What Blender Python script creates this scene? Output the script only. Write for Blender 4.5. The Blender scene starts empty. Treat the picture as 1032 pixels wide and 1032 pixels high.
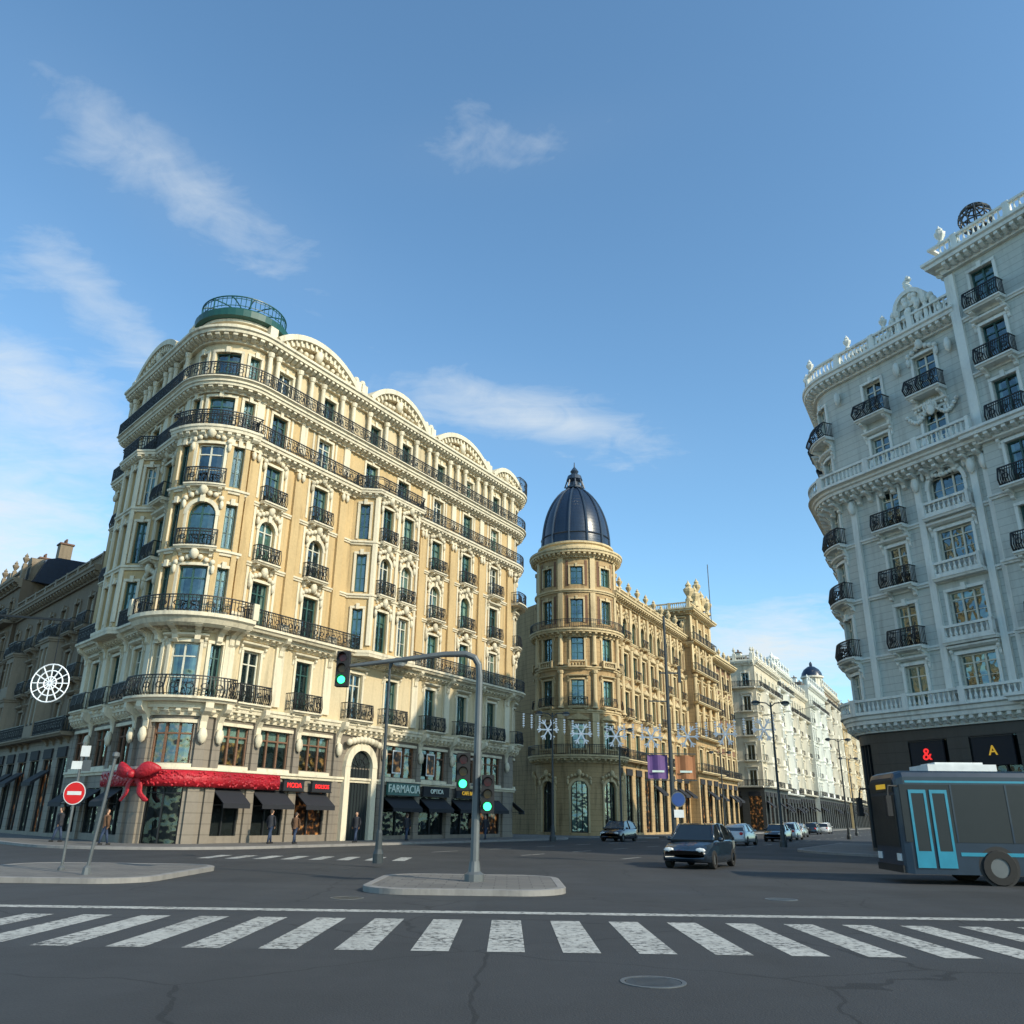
import bpy, math, random
from mathutils import Vector, Matrix
R=random.Random(11)
rad=math.radians
sc=bpy.context.scene
# ------------------------------------------------------------------ materials
class NT:
    def __init__(s,nt): s.nt=nt
    def n(s,t,**k):
        x=s.nt.nodes.new(t)
        for a,v in k.items(): setattr(x,a,v)
        return x
    def put(s,sock,v):
        if isinstance(v,(int,float)): sock.default_value=v
        elif isinstance(v,(tuple,list)): sock.default_value=v
        else: s.nt.links.new(v,sock)
    def m(s,op,a,b=0.0,c=0.0,clamp=False):
        x=s.n('ShaderNodeMath',operation=op); x.use_clamp=clamp
        s.put(x.inputs[0],a); s.put(x.inputs[1],b); s.put(x.inputs[2],c); return x.outputs[0]
    def mix(s,f,a,b,mode='MIX'):
        x=s.n('ShaderNodeMix',data_type='RGBA',blend_type=mode)
        s.put(x.inputs[0],f); s.put(x.inputs[6],a); s.put(x.inputs[7],b); return x.outputs[2]
    def noise(s,vec,scale,detail=4,rough=.55):
        x=s.n('ShaderNodeTexNoise'); s.put(x.inputs['Vector'],vec)
        x.inputs['Scale'].default_value=scale; x.inputs['Detail'].default_value=detail; x.inputs['Roughness'].default_value=rough
        return x.outputs[0]
    def mapping(s,vec,scale):
        x=s.n('ShaderNodeMapping'); s.put(x.inputs[0],vec); x.inputs['Scale'].default_value=scale; return x.outputs[0]
def c4(c): return (c[0],c[1],c[2],1)
def stone(name,col,rough=.8,var=.25,joints=0,grime=.45,bump=.25,bscale=14,metal=0,jd=.35):
    m=bpy.data.materials.new(name); m.use_nodes=True; t=NT(m.node_tree); bs=m.node_tree.nodes['Principled BSDF']
    co=t.n('ShaderNodeTexCoord').outputs['Object']
    big=t.noise(co,.35,5); fine=t.noise(co,6,5)
    st=t.noise(t.mapping(co,(1.6,1.6,.16)),1.3,6,.65)
    v=t.m('ADD',t.m('MULTIPLY',t.m('SUBTRACT',big,.5),var*1.6),t.m('MULTIPLY',t.m('SUBTRACT',fine,.5),var))
    g=t.m('MULTIPLY',t.m('SUBTRACT',st,.5,clamp=True),grime*3.2)
    f=t.m('SUBTRACT',t.m('ADD',1.0,v),g)
    f=t.m('MAXIMUM',f,.25)
    hgt=fine
    if joints:
        sep=t.n('ShaderNodeSeparateXYZ'); t.put(sep.inputs[0],co)
        fr=t.m('FRACT',t.m('DIVIDE',sep.outputs[2],joints))
        j=t.m('LESS_THAN',fr,.09)
        f=t.m('MULTIPLY',f,t.m('SUBTRACT',1.0,t.m('MULTIPLY',j,jd)))
        hgt=t.m('SUBTRACT',t.m('MULTIPLY',fine,.3),t.m('MULTIPLY',j,1.2))
    vm=t.n('ShaderNodeVectorMath',operation='SCALE'); vm.inputs[0].default_value=col; t.put(vm.inputs['Scale'],f)
    warm=t.mix(t.m('MULTIPLY',big,.22),vm.outputs[0],(col[0]*.75,col[1]*.65,col[2]*.55,1))
    t.put(bs.inputs['Base Color'],warm); bs.inputs['Roughness'].default_value=rough; bs.inputs['Metallic'].default_value=metal
    b=t.n('ShaderNodeBump'); b.inputs['Strength'].default_value=bump; b.inputs['Distance'].default_value=.05
    t.put(b.inputs['Height'],hgt); t.put(bs.inputs['Normal'],b.outputs[0])
    return m
def plain(name,col,rough=.5,metal=0,emit=0,ecol=None,coat=0):
    m=bpy.data.materials.new(name); m.use_nodes=True; t=NT(m.node_tree); bs=m.node_tree.nodes['Principled BSDF']
    co=t.n('ShaderNodeTexCoord').outputs['Object']
    nz=t.noise(co,3,4)
    f=t.m('ADD',.75,t.m('MULTIPLY',nz,.5))
    vm=t.n('ShaderNodeVectorMath',operation='SCALE'); vm.inputs[0].default_value=col; t.put(vm.inputs['Scale'],f)
    t.put(bs.inputs['Base Color'],vm.outputs[0]); t.put(bs.inputs['Roughness'],t.m('ADD',rough-.06,t.m('MULTIPLY',nz,.12)))
    bs.inputs['Metallic'].default_value=metal; bs.inputs['Coat Weight'].default_value=coat
    if emit:
        bs.inputs['Emission Color'].default_value=c4(ecol or col); bs.inputs['Emission Strength'].default_value=emit
    return m
def glassmat(name,tint,refl=.16):
    m=bpy.data.materials.new(name); m.use_nodes=True; nt=m.node_tree; t=NT(nt)
    nt.nodes.remove(nt.nodes['Principled BSDF']); out=nt.nodes['Material Output']
    tr=t.n('ShaderNodeBsdfTransparent'); tr.inputs[0].default_value=c4(tint)
    gl=t.n('ShaderNodeBsdfGlossy'); gl.inputs[0].default_value=(.75,.92,.95,1); gl.inputs['Roughness'].default_value=.03
    co=t.n('ShaderNodeTexCoord').outputs['Object']
    b=t.n('ShaderNodeBump'); b.inputs['Strength'].default_value=.3; b.inputs['Distance'].default_value=.25; t.put(b.inputs['Height'],t.noise(co,.9,2))
    t.put(gl.inputs['Normal'],b.outputs[0])
    fr=t.n('ShaderNodeFresnel'); fr.inputs[0].default_value=1.5
    mx=t.n('ShaderNodeMixShader'); t.put(mx.inputs[0],t.m('ADD',fr.outputs[0],refl,clamp=True))
    t.put(mx.inputs[1],tr.outputs[0]); t.put(mx.inputs[2],gl.outputs[0]); t.put(out.inputs[0],mx.outputs[0])
    return m
def curtainmat(name,col,emit=0):
    m=bpy.data.materials.new(name); m.use_nodes=True; t=NT(m.node_tree); bs=m.node_tree.nodes['Principled BSDF']
    co=t.n('ShaderNodeTexCoord').outputs['Object']
    nz=t.noise(t.mapping(co,(9,9,.3)),1,2)
    nb=t.noise(co,.4,0)
    f=t.m('MULTIPLY',t.m('ADD',.55,t.m('MULTIPLY',nz,.8)),t.m('ADD',.4,nb))
    vm=t.n('ShaderNodeVectorMath',operation='SCALE'); vm.inputs[0].default_value=col; t.put(vm.inputs['Scale'],f)
    t.put(bs.inputs['Base Color'],vm.outputs[0]); bs.inputs['Roughness'].default_value=.9
    return m
def displaymat(name,es=.32):
    m=bpy.data.materials.new(name); m.use_nodes=True; t=NT(m.node_tree); bs=m.node_tree.nodes['Principled BSDF']
    co=t.n('ShaderNodeTexCoord').outputs['Object']
    v=t.n('ShaderNodeTexVoronoi'); v.inputs['Scale'].default_value=3.2; t.put(v.inputs['Vector'],t.mapping(co,(1,1,.8)))
    nz=t.noise(co,2.6,5)
    f=t.m('POWER',t.m('MULTIPLY',t.m('SUBTRACT',nz,.47,clamp=True),5.0,clamp=True),2)
    col=t.mix(.5,(.9,.35,.08,1),v.outputs['Color'],'MULTIPLY')
    col=t.mix(f,(.012,.008,.006,1),t.mix(.7,col,(.9,.38,.12,1)))
    t.put(bs.inputs['Base Color'],col); t.put(bs.inputs['Emission Color'],col); bs.inputs['Emission Strength'].default_value=es
    return m
M={}
M['ochre']=stone('ochre_stucco',(.53,.385,.195),.85,.3,grime=.5)
M['cream']=stone('cream_stucco',(.58,.48,.31),.85,.25,grime=.5)
M['trim']=stone('cream_stone',(.68,.61,.46),.75,.25,grime=.55)
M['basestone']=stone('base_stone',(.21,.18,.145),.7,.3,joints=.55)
M['gold']=stone('golden_stone',(.42,.29,.145),.85,.4,joints=.5,grime=.8)
M['goldtrim']=stone('golden_stone_trim',(.60,.47,.27),.8,.35,grime=.7)
M['brickdull']=stone('dull_brick',(.19,.10,.06),.9,.3,joints=.25,grime=.5)
M['slate']=stone('slate',(.014,.027,.055),.3,.5,joints=.42,grime=.3,bump=.4)
M['lead']=stone('lead',(.025,.042,.07),.4,.3)
M['white']=stone('white_stucco',(.53,.55,.50),.8,.22,joints=.42,grime=.45,jd=.3)
M['whitetrim']=stone('white_stone',(.74,.755,.70),.75,.18,grime=.4)
M['farwhite']=stone('pale_stucco',(.56,.50,.38),.85,.3,grime=.6)
M['fartrim']=stone('pale_stone',(.70,.66,.55),.85,.25)
M['granite']=stone('dark_granite',(.045,.045,.043),.5,.4,joints=.6)
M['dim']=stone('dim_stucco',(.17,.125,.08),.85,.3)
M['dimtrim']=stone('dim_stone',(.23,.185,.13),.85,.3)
M['iron']=plain('wrought_iron',(.009,.011,.013),.55)
M['teal']=plain('green_painted_metal',(.008,.07,.06),.45)
M['roofm']=stone('roof_felt',(.14,.12,.1),.9,.3)
M['tile']=stone('clay_tile',(.17,.10,.07),.9,.4,joints=.3)
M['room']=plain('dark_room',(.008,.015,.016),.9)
M['glass']=glassmat('window_glass',(.5,.65,.65),.12)
M['shopglass']=glassmat('shop_glass',(.8,.8,.8),.02)
M['curtain']=curtainmat('curtain_cloth',(.62,.6,.52))
M['blind']=curtainmat('roller_blind',(.34,.4,.32))
M['frame']=plain('painted_wood',(.58,.56,.46),.5)
M['framed']=plain('green_wood',(.025,.08,.07),.5)
M['display']=displaymat('shop_display')
M['red']=stone('red_tinsel_cloth',(.36,.008,.018),.5,.9,grime=.1,bump=1.0)
M['redneon']=plain('red_sign_light',(.7,.02,.02),.5,emit=.9,ecol=(1,.03,.03))
M['whitelet']=plain('sign_letters',(.5,.58,.54),.5,emit=.06,ecol=(.6,.8,.75))
M['awning']=plain('dark_awning',(.012,.013,.018),.8)
M['steel']=plain('galvanised_steel',(.12,.13,.135),.5,.4)
M['darksteel']=plain('dark_painted_steel',(.03,.038,.043),.5)
M['black']=plain('black_plastic',(.01,.01,.011),.65)
M['rubber']=plain('rubber',(.015,.015,.015),.85)
M['wpaint']=plain('white_paint',(.66,.67,.66),.5)
M['signred']=plain('sign_red',(.6,.012,.012),.4)
M['signblue']=plain('sign_blue',(.02,.06,.22),.4)
M['green_l']=plain('green_lamp',(.02,.5,.2),.4,emit=3,ecol=(.05,1,.35))
M['red_off']=plain('red_lens',(.12,.01,.01),.3)
M['amb_off']=plain('amber_lens',(.12,.06,.01),.3)
M['yellow']=plain('yellow_sign',(.5,.3,.02),.5,emit=.35,ecol=(1,.6,.05))
M['purple']=plain('purple_banner',(.10,.045,.17),.7)
M['orange']=plain('orange_banner',(.30,.12,.045),.7)
M['bulbs']=plain('decoration_lights',(.75,.78,.8),.5,emit=.15,ecol=(.8,.9,1))
# ------------------------------------------------------------------ builders
SMOOTH={'carving','dome','paint','cloth'}
class Bld:
    def __init__(s,name,mats): s.name=name; s.d={}; s.mats=mats
    def add(s,part,vs,fs):
        d=s.d.setdefault(part,([],[])); o=len(d[0]); d[0].extend(vs)
        for f in fs: d[1].append(tuple(i+o for i in f))
    def finish(s,loc=(0,0,0),rot=0):
        e=bpy.data.objects.new(s.name,None); sc.collection.objects.link(e); e.location=loc; e.rotation_euler=(0,0,rot)
        for part,(vs,fs) in s.d.items():
            me=bpy.data.meshes.new(part); me.from_pydata([tuple(v) for v in vs],[],fs); me.validate()
            ob=bpy.data.objects.new(part,me); sc.collection.objects.link(ob); ob.parent=e
            me.materials.append(M[s.mats.get(part,part)])
            if part in SMOOTH:
                me.polygons.foreach_set('use_smooth',[True]*len(me.polygons))
        s.e=e
        return e
class Path:
    def __init__(s,p,hdeg): s.p=Vector((p[0],p[1])); s.h=rad(hdeg); s.L=0; s.segs=[]
    def line(s,l):
        s.segs.append(('l',s.L,s.L+l,s.p.copy(),s.h,0)); s.p=s.p+Vector((math.cos(s.h),math.sin(s.h)))*l; s.L+=l; return s
    def turn(s,d): s.h+=rad(d); return s
    def arc(s,r,deg):
        l=r*rad(deg); s.segs.append(('a',s.L,s.L+l,s.p.copy(),s.h,r))
        c=s.p+Vector((-math.sin(s.h),math.cos(s.h)))*r; s.h+=rad(deg); s.p=c+Vector((math.sin(s.h),-math.cos(s.h)))*r; s.L+=l; return s
    @staticmethod
    def pts(ps):
        P=None
        for a,b in zip(ps,ps[1:]):
            d=Vector(b)-Vector(a); h=math.degrees(math.atan2(d.y,d.x))
            if P is None: P=Path(a,h)
            P.h=rad(h); P.line(d.length)
        return P
    def _seg(s,g,u):
        k,a,b,p,h,r=g
        if k=='l': return p+Vector((math.cos(h),math.sin(h)))*(u-a), Vector((math.sin(h),-math.cos(h)))
        f=(u-a)/r; c=p+Vector((-math.sin(h),math.cos(h)))*r; N=Vector((math.sin(h+f),-math.cos(h+f))); return c+N*r,N
    def pn(s,u):
        gs=s.segs
        for i,g in enumerate(gs):
            if i<len(gs)-1 and abs(u-g[2])<1e-5:
                p,n1=s._seg(g,u); _,n2=s._seg(gs[i+1],u); return p,(n1+n2)/(1+max(n1.dot(n2),-.8))
            if u<=g[2] or i==len(gs)-1: return s._seg(g,u)
    def map(s,u,n,z):
        p,N=s.pn(u); q=p+N*n; return (q.x,q.y,z)
    def brk(s,u0,u1):
        o=[u0]
        for g in s.segs:
            if g[2]<=u0+1e-6 or g[1]>=u1-1e-6: continue
            a=max(u0,g[1]); b=min(u1,g[2])
            if a>o[-1]+1e-6: o.append(a)
            if g[0]=='a':
                k=max(1,int(math.ceil((b-a)/g[5]/rad(7))))
                for i in range(1,k): o.append(a+(b-a)*i/k)
            if b<u1-1e-6: o.append(b)
        if u1>o[-1]+1e-6: o.append(u1)
        return o
    def frame(s,u,n,z):
        p,N=s.pn(u); T=Vector((-N.y,N.x)); q=p+N*n
        return Matrix(((T.x,0,N.x,q.x),(T.y,0,N.y,q.y),(0,1,0,z),(0,0,0,1)))
def sweep(b,P,part,u0,u1,prof):
    if u1-u0<1e-4: return
    us=P.brk(u0,u1); k=len(prof); vs=[];fs=[]
    for u in us:
        p,N=P.pn(u)
        for (n,z) in prof: vs.append((p.x+N.x*n,p.y+N.y*n,z))
    for i in range(len(us)-1):
        for j in range(k):
            j2=(j+1)%k; fs.append((i*k+j,(i+1)*k+j,(i+1)*k+j2,i*k+j2))
    fs.append(tuple(range(k))); e=(len(us)-1)*k; fs.append(tuple(reversed(range(e,e+k))))
    b.add(part,vs,fs)
def box(b,P,part,u0,u1,n0,n1,z0,z1): sweep(b,P,part,u0,u1,[(n0,z0),(n1,z0),(n1,z1),(n0,z1)])
def strip(b,P,part,u0,u1,z0,z1,n=0):
    if u1-u0<1e-4 or z1-z0<1e-4: return
    us=P.brk(u0,u1); vs=[];fs=[]
    for u in us: vs+= [P.map(u,n,z0),P.map(u,n,z1)]
    for i in range(len(us)-1): fs.append((2*i,2*i+2,2*i+3,2*i+1))
    b.add(part,vs,fs)
def band(b,P,part,uc,zc,ri,ro,a0,a1,n0,n1,k=10,sx=1):
    vs=[];fs=[]
    for i in range(k+1):
        a=rad(a0+(a1-a0)*i/k); c,s_=math.cos(a),math.sin(a)
        for (r,n) in ((ri,n0),(ro,n0),(ro,n1),(ri,n1)): vs.append(P.map(uc+r*c*sx,n,zc+r*s_))
    for i in range(k):
        for j in range(4): fs.append((4*i+j,4*i+4+j,4*i+4+(j+1)%4,4*i+(j+1)%4))
    fs+= [(0,1,2,3),(4*k,4*k+3,4*k+2,4*k+1)]
    b.add(part,vs,fs)
def blob(b,P,u,n,z,a,c,d,part='carving',k=7,m=4):
    vs=[];fs=[]
    for i in range(m+1):
        th=math.pi*i/m
        for j in range(k):
            ph=2*math.pi*j/k
            vs.append(P.map(u+a*math.sin(th)*math.cos(ph),n+c*math.sin(th)*math.sin(ph),z+d*math.cos(th)))
    for i in range(m):
        for j in range(k):
            fs.append((i*k+j,i*k+(j+1)%k,(i+1)*k+(j+1)%k,(i+1)*k+j))
    b.add(part,vs,fs)
def lathe(b,part,c,prof,k=16,a0=0,a1=360):
    vs=[];fs=[]; full=abs(a1-a0)>=360; kk=k if full else k+1
    for (r,z) in prof:
        for j in range(kk):
            a=rad(a0+(a1-a0)*j/k); vs.append((c[0]+r*math.cos(a),c[1]+r*math.sin(a),z))
    for i in range(len(prof)-1):
        for j in range(k):
            j2=(j+1)%kk if full else j+1
            fs.append((i*kk+j,i*kk+j2,(i+1)*kk+j2,(i+1)*kk+j))
    b.add(part,vs,fs)
def column(b,P,u,n,z0,z1,r,part='trim',k=10):
    c=P.map(u,n,0)
    lathe(b,part,c,[(r*1.35,z0),(r*1.35,z0+.12),(r*1.05,z0+.2),(r,z0+.25),(r*.88,z1-.35),(r*1.2,z1-.3),(r*1.4,z1-.1),(r*1.4,z1)],k)
def urn(b,P,u,n,z,s=1,part='trim'):
    c=P.map(u,n,0)
    lathe(b,part,c,[(.22*s,z),(.22*s,z+.15*s),(.1*s,z+.25*s),(.3*s,z+.6*s),(.33*s,z+.75*s),(.15*s,z+.9*s),(.2*s,z+1.0*s),(.06*s,z+1.2*s),(0,z+1.35*s)],8)
def bar(b,part,p,q,w):
    p=Vector(p);q=Vector(q);d=(q-p).normalized(); a=d.cross(Vector((0,0,1)))
    if a.length<.01: a=Vector((1,0,0))
    a.normalize(); c=d.cross(a); a*=w/2;c*=w/2
    b.add(part,[p+a+c,p-a+c,p-a-c,p+a-c,q+a+c,q-a+c,q-a-c,q+a-c],[(0,1,2,3),(7,6,5,4),(0,4,5,1),(1,5,6,2),(2,6,7,3),(3,7,4,0)])
def tube(b,part,pts,r,k=8):
    vs=[];fs=[]
    pts=[Vector(p) for p in pts]
    for i,p in enumerate(pts):
        d=(pts[min(i+1,len(pts)-1)]-pts[max(i-1,0)]).normalized()
        a=d.cross(Vector((0,1,.01))); 
        if a.length<.05: a=d.cross(Vector((1,0,0)))
        a.normalize(); c=d.cross(a); rr=r[i] if isinstance(r,list) else r
        for j in range(k):
            t=2*math.pi*j/k; vs.append(p+a*rr*math.cos(t)+c*rr*math.sin(t))
    for i in range(len(pts)-1):
        for j in range(k): fs.append((i*k+j,i*k+(j+1)%k,(i+1)*k+(j+1)%k,(i+1)*k+j))
    fs+= [tuple(range(k)),tuple(range((len(pts)-1)*k,len(pts)*k))]
    b.add(part,vs,fs)
def rail(b,P,u0,u1,z,n,h=1.0,sp=.14,ends=True,part='iron',belly=0.0):
    for (zz,t) in ((z+.1,.035),(z+h-.16,.035),(z+h,.065)): box(b,P,part,u0,u1,n-t/2,n+t/2,zz-t/2,zz+t/2)
    k=max(2,int((u1-u0)/sp))
    for i in range(k+1):
        u=u0+(u1-u0)*i/k; w=.017 if i%8 else .035
        if belly:
            for (a,c,na,nc) in ((z,z+h*.35,n,n+belly),(z+h*.35,z+h,n+belly,n)):
                bar(b,part,P.map(u,na,a),P.map(u,nc,c),w*2)
        else: bar(b,part,P.map(u,n,z),P.map(u,n,z+h),w*2)
    if sp<.2:
        k2=max(1,int((u1-u0)/.55))
        for i in range(k2):
            uc=u0+(u1-u0)*(i+.5)/k2
            band(b,P,part,uc,z+h*.5,.13,.175,0,360,n-.02,n+.02,8)
    if ends and n>.3:
        for u in (u0,u1):
            bar(b,part,P.map(u,0.02,z+h),P.map(u,n,z+h),.05); bar(b,part,P.map(u,0.02,z+.1),P.map(u,n,z+.1),.03)
            m=max(2,int(n/sp))
            for i in range(1,m): bar(b,part,P.map(u,n*i/m,z),P.map(u,n*i/m,z+h),.03)
def console(b,P,u,z,d,h,w=.22,part='trim'):
    pr=[(-.02,z),(d,z),(d,z-h*.18),(d*.85,z-h*.3),(d*.5,z-h*.42),(d*.32,z-h*.62),(d*.3,z-h*.85),(d*.12,z-h),(-.02,z-h)]
    sweep(b,P,part,u-w/2,u+w/2,pr)
def slab(b,P,u0,u1,z,d,t=.22,part='trim'):
    sweep(b,P,part,u0,u1,[(-.05,z-t),(d*.82,z-t),(d*.9,z-t*.6),(d,z-t*.45),(d,z),(-.05,z)])
def balcony(b,P,u0,u1,z,d=.75,h=1.0,sp=.14,part='trim',belly=.1,cons=True,ch=.5):
    slab(b,P,u0,u1,z,d,.2,part); rail(b,P,u0+.05,u1-.05,z,d-.1,h,sp,belly=belly)
    if cons:
        k=max(2,int(round((u1-u0)/1.5))+1)
        for i in range(k): console(b,P,u0+.25+(u1-u0-.5)*i/(k-1),z-.2,d*.75,ch,.2,part)
def balustrade(b,P,u0,u1,z,n,h=.9,part='trim',pier=2.6,t=.2):
    box(b,P,part,u0,u1,n-t/2,n+t/2,z,z+.15); box(b,P,part,u0,u1,n-t*.65,n+t*.65,z+h-.14,z+h)
    k=max(1,int(round((u1-u0)/pier)))
    for i in range(k+1):
        u=u0+(u1-u0)*i/k; a=max(u0,u-.18); c=min(u1,u+.18)
        box(b,P,part,a,c,n-t*.75,n+t*.75,z+.003,z+h+.05)
    m=int((u1-u0)/.3)
    for i in range(m):
        u=u0+(i+.5)*.3
        c=P.map(u,n,0); lathe(b,part,c,[(.06,z+.15),(.1,z+.3),(.045,z+h*.6),(.07,z+h-.14)],5)
def cornice(b,P,u0,u1,z,d,h,part='trim',mod=.6,mw=.22):
    sweep(b,P,part,u0,u1,[(-.03,z),(d*.25,z),(d*.3,z+h*.25),(d*.45,z+h*.3),(d*.45,z+h*.45),(d*.85,z+h*.5),(d*.88,z+h*.72),(d,z+h*.8),(d,z+h),(-.03,z+h+.02)])
    if mod:
        k=max(1,int((u1-u0)/mod))
        for i in range(k): 
            u=u0+(u1-u0)*(i+.5)/k; sweep(b,P,part,u-mw/2,u+mw/2,[(.01,z+h*.12),(d*.5,z+h*.12),(d*.78,z+h*.3),(d*.78,z+h*.505),(.01,z+h*.505)])
def course(b,P,u0,u1,z,h=.25,d=.14,part='trim'):
    sweep(b,P,part,u0,u1,[(-.03,z),(d*.5,z),(d*.6,z+h*.4),(d,z+h*.55),(d,z+h),(-.03,z+h)])
def row(b,P,u0,u1,z0,z1,ops,part='walls'):
    cur=u0
    for (u,w,zb,zt,arch) in sorted(ops):
        a=u-w/2;c=u+w/2
        strip(b,P,part,cur,a,z0,z1); strip(b,P,part,a,c,z0,zb); strip(b,P,part,a,c,zt,z1)
        D=-.28
        for uu in (a,c): b.add(part,[P.map(uu,0,zb),P.map(uu,D,zb),P.map(uu,D,zt),P.map(uu,0,zt)],[(0,1,2,3)])
        for zz in (zb,zt): b.add(part,[P.map(a,0,zz),P.map(c,0,zz),P.map(c,D,zz),P.map(a,D,zz)],[(0,1,2,3)])
        if arch:
            r=w/2; zs=zt-r; k=10
            for i in range(k):
                a1=math.pi*i/k;a2=math.pi*(i+1)/k
                q=[(u+r*math.cos(x),zs+r*math.sin(x)) for x in (a1,a2)]
                b.add(part,[P.map(q[0][0],0,q[0][1]),P.map(q[1][0],0,q[1][1]),P.map(q[1][0],0,zt),P.map(q[0][0],0,zt)],[(0,1,2,3)])
                b.add(part,[P.map(q[0][0],0,q[0][1]),P.map(q[1][0],0,q[1][1]),P.map(q[1][0],D,q[1][1]),P.map(q[0][0],D,q[0][1])],[(0,1,2,3)])
        cur=c
    strip(b,P,part,cur,u1,z0,z1)
def window(b,P,u,w,z,zt,frame='frame',lod=0,lights=2):
    d=-.22; h=zt-z
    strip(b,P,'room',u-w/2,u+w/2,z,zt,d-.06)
    r=R.random()
    if lod<2 or r<.5:
        if r<.3:
            s=w*R.uniform(.16,.3)
            strip(b,P,'curtain',u-w/2,u-w/2+s,z,zt,d-.04); strip(b,P,'curtain',u+w/2-s,u+w/2,z,zt,d-.04)
        elif r<.5: strip(b,P,'blind',u-w/2,u+w/2,zt-h*R.uniform(.25,.8),zt,d-.035)
        elif r<.58: strip(b,P,'curtain',u-w/2,u+w/2,z+h*R.choice([0,0,.3]),zt,d-.04)
        elif r<.68: strip(b,P,'blind',u-w/2,u+w/2,z,zt,d-.035)
    strip(b,P,'glass',u-w/2,u+w/2,z,zt,d)
    f=.085
    box(b,P,frame,u-w/2,u-w/2+f,d-.02,d+.06,z,zt); box(b,P,frame,u+w/2-f,u+w/2,d-.02,d+.06,z,zt)
    box(b,P,frame,u-w/2+f,u+w/2-f,d-.02,d+.06,zt-f,zt); box(b,P,frame,u-w/2+f,u+w/2-f,d-.02,d+.06,z,z+f*1.5)
    for i in range(1,lights):
        uu=u-w/2+w*i/lights; box(b,P,frame,uu-.05,uu+.05,d-.015,d+.07,z+f,zt-f)
    if lod<2:
        box(b,P,frame,u-w/2+f,u+w/2-f,d-.015,d+.055,z+h*.74,z+h*.74+.07)
        if lod<1: box(b,P,frame,u-w/2+f,u+w/2-f,d-.01,d+.03,z+h*.37,z+h*.37+.035)
def surround(b,P,u,w,z,zt,style,part='trim'):
    t=.17; g=.012
    top=zt if style!='arch' else zt-w/2
    box(b,P,part,u-w/2-g-t,u-w/2-g,-.02,.1,z,top); box(b,P,part,u+w/2+g,u+w/2+g+t,-.02,.1,z,top)
    if style=='arch':
        band(b,P,part,u,zt-w/2,w/2+g,w/2+g+.24,0,180,-.02,.12,12)
        box(b,P,part,u-.13,u+.13,-.02,.26,zt-.05,zt+.42)
    else:
        box(b,P,part,u-w/2-g-t,u+w/2+g+t,-.02,.11,zt+g,zt+g+t)
    if style in('hood','ped','seg'):
        zz=zt+t+.12
        sweep(b,P,part,u-w/2-.38,u+w/2+.38,[(-.02,zz),(.14,zz),(.34,zz+.1),(.37,zz+.2),(-.02,zz+.22)])
        for q in (-1,1): console(b,P,u+q*(w/2+.28),zz,.24,.55,.15,part)
    if style=='ped':
        W=w/2+.38; zz=zt+t+.34
        b.add(part,[P.map(u-W,.34,zz),P.map(u+W,.34,zz),P.map(u,.34,zz+.5),P.map(u-W,-.02,zz),P.map(u+W,-.02,zz),P.map(u,-.02,zz+.5)],[(0,1,2),(0,2,5,3),(1,4,5,2),(0,3,4,1)])
    if style in('seg','garland','arch'):
        zc=zt+(.55 if style!='arch' else .6)
        for i in range(-3,4):
            x=i/3; blob(b,P,u+x*(w/2+.2),.14,zc-.34*abs(x)**1.5+R.uniform(-.05,.05),.17,.16,.18)
        blob(b,P,u,.26,zc+.12,.26,.24,.36)
        for q in (-1,1): blob(b,P,u+q*(w/2+.25),.16,zc-.75,.13,.13,.3)
    if style=='key': box(b,P,part,u-.12,u+.12,-.02,.2,zt-.04,zt+.36)
def cap(b,pts,z,part='roofm'): b.add(part,[(p[0],p[1],z) for p in pts],[tuple(range(len(pts)))])
def footprint(b,P,back,z,part='walls',roof='roofm',ztop=None,skip=False):
    us=P.brk(0,P.L); pts=[P.map(u,-.1,0)[:2] for u in us]
    cap(b,pts+list(back),z,roof)
    chain=[P.map(P.L,0,0)[:2]]+list(back)+[P.map(0,0,0)[:2]]
    prs=list(zip(chain,chain[1:]))
    if skip: prs=prs[:-1]
    for p,q in prs: b.add(part,[(p[0],p[1],0),(q[0],q[1],0),(q[0],q[1],(ztop or z)),(p[0],p[1],(ztop or z))],[(0,1,2,3)])
def textobj(parent,name,txt,mat,mx,size,ext=.03):
    cu=bpy.data.curves.new(name,'FONT'); cu.body=txt; cu.size=size; cu.extrude=ext; cu.align_x='CENTER'; cu.align_y='CENTER'
    o=bpy.data.objects.new(name,cu); sc.collection.objects.link(o); o.matrix_world=mx; cu.materials.append(M[mat]); o.parent=parent
    return o
def mirador(b,P,u,W,zs,d=.9):
    pp=[P.map(u-W/2,0,0)[:2],P.map(u-W/2+.35,d,0)[:2],P.map(u+W/2-.35,d,0)[:2],P.map(u+W/2,0,0)[:2]]
    Q=Path.pts(pp); s1=Q.segs[0][2]; s2=Q.segs[1][2]; m=(s1+s2)/2
    for z,z1 in zip(zs,zs[1:]):
        o=[(m-(s2-s1)*.25,(s2-s1)*.36,z+.9,z1-.7,False),(m+(s2-s1)*.25,(s2-s1)*.36,z+.9,z1-.7,False)]
        row(b,Q,0,Q.L,z,z1,o,'trim')
        for x in o: window(b,Q,x[0],x[1],x[2],x[3],'frame',2)
        course(b,Q,0,Q.L,z1-.3,.3,.18)
    cap(b,pp,zs[-1]+.01,'trim'); cap(b,pp,zs[0]-.01,'trim')
    rail(b,Q,.05,Q.L-.05,zs[-1]+.01,.05,.95,.3,ends=False)
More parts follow.
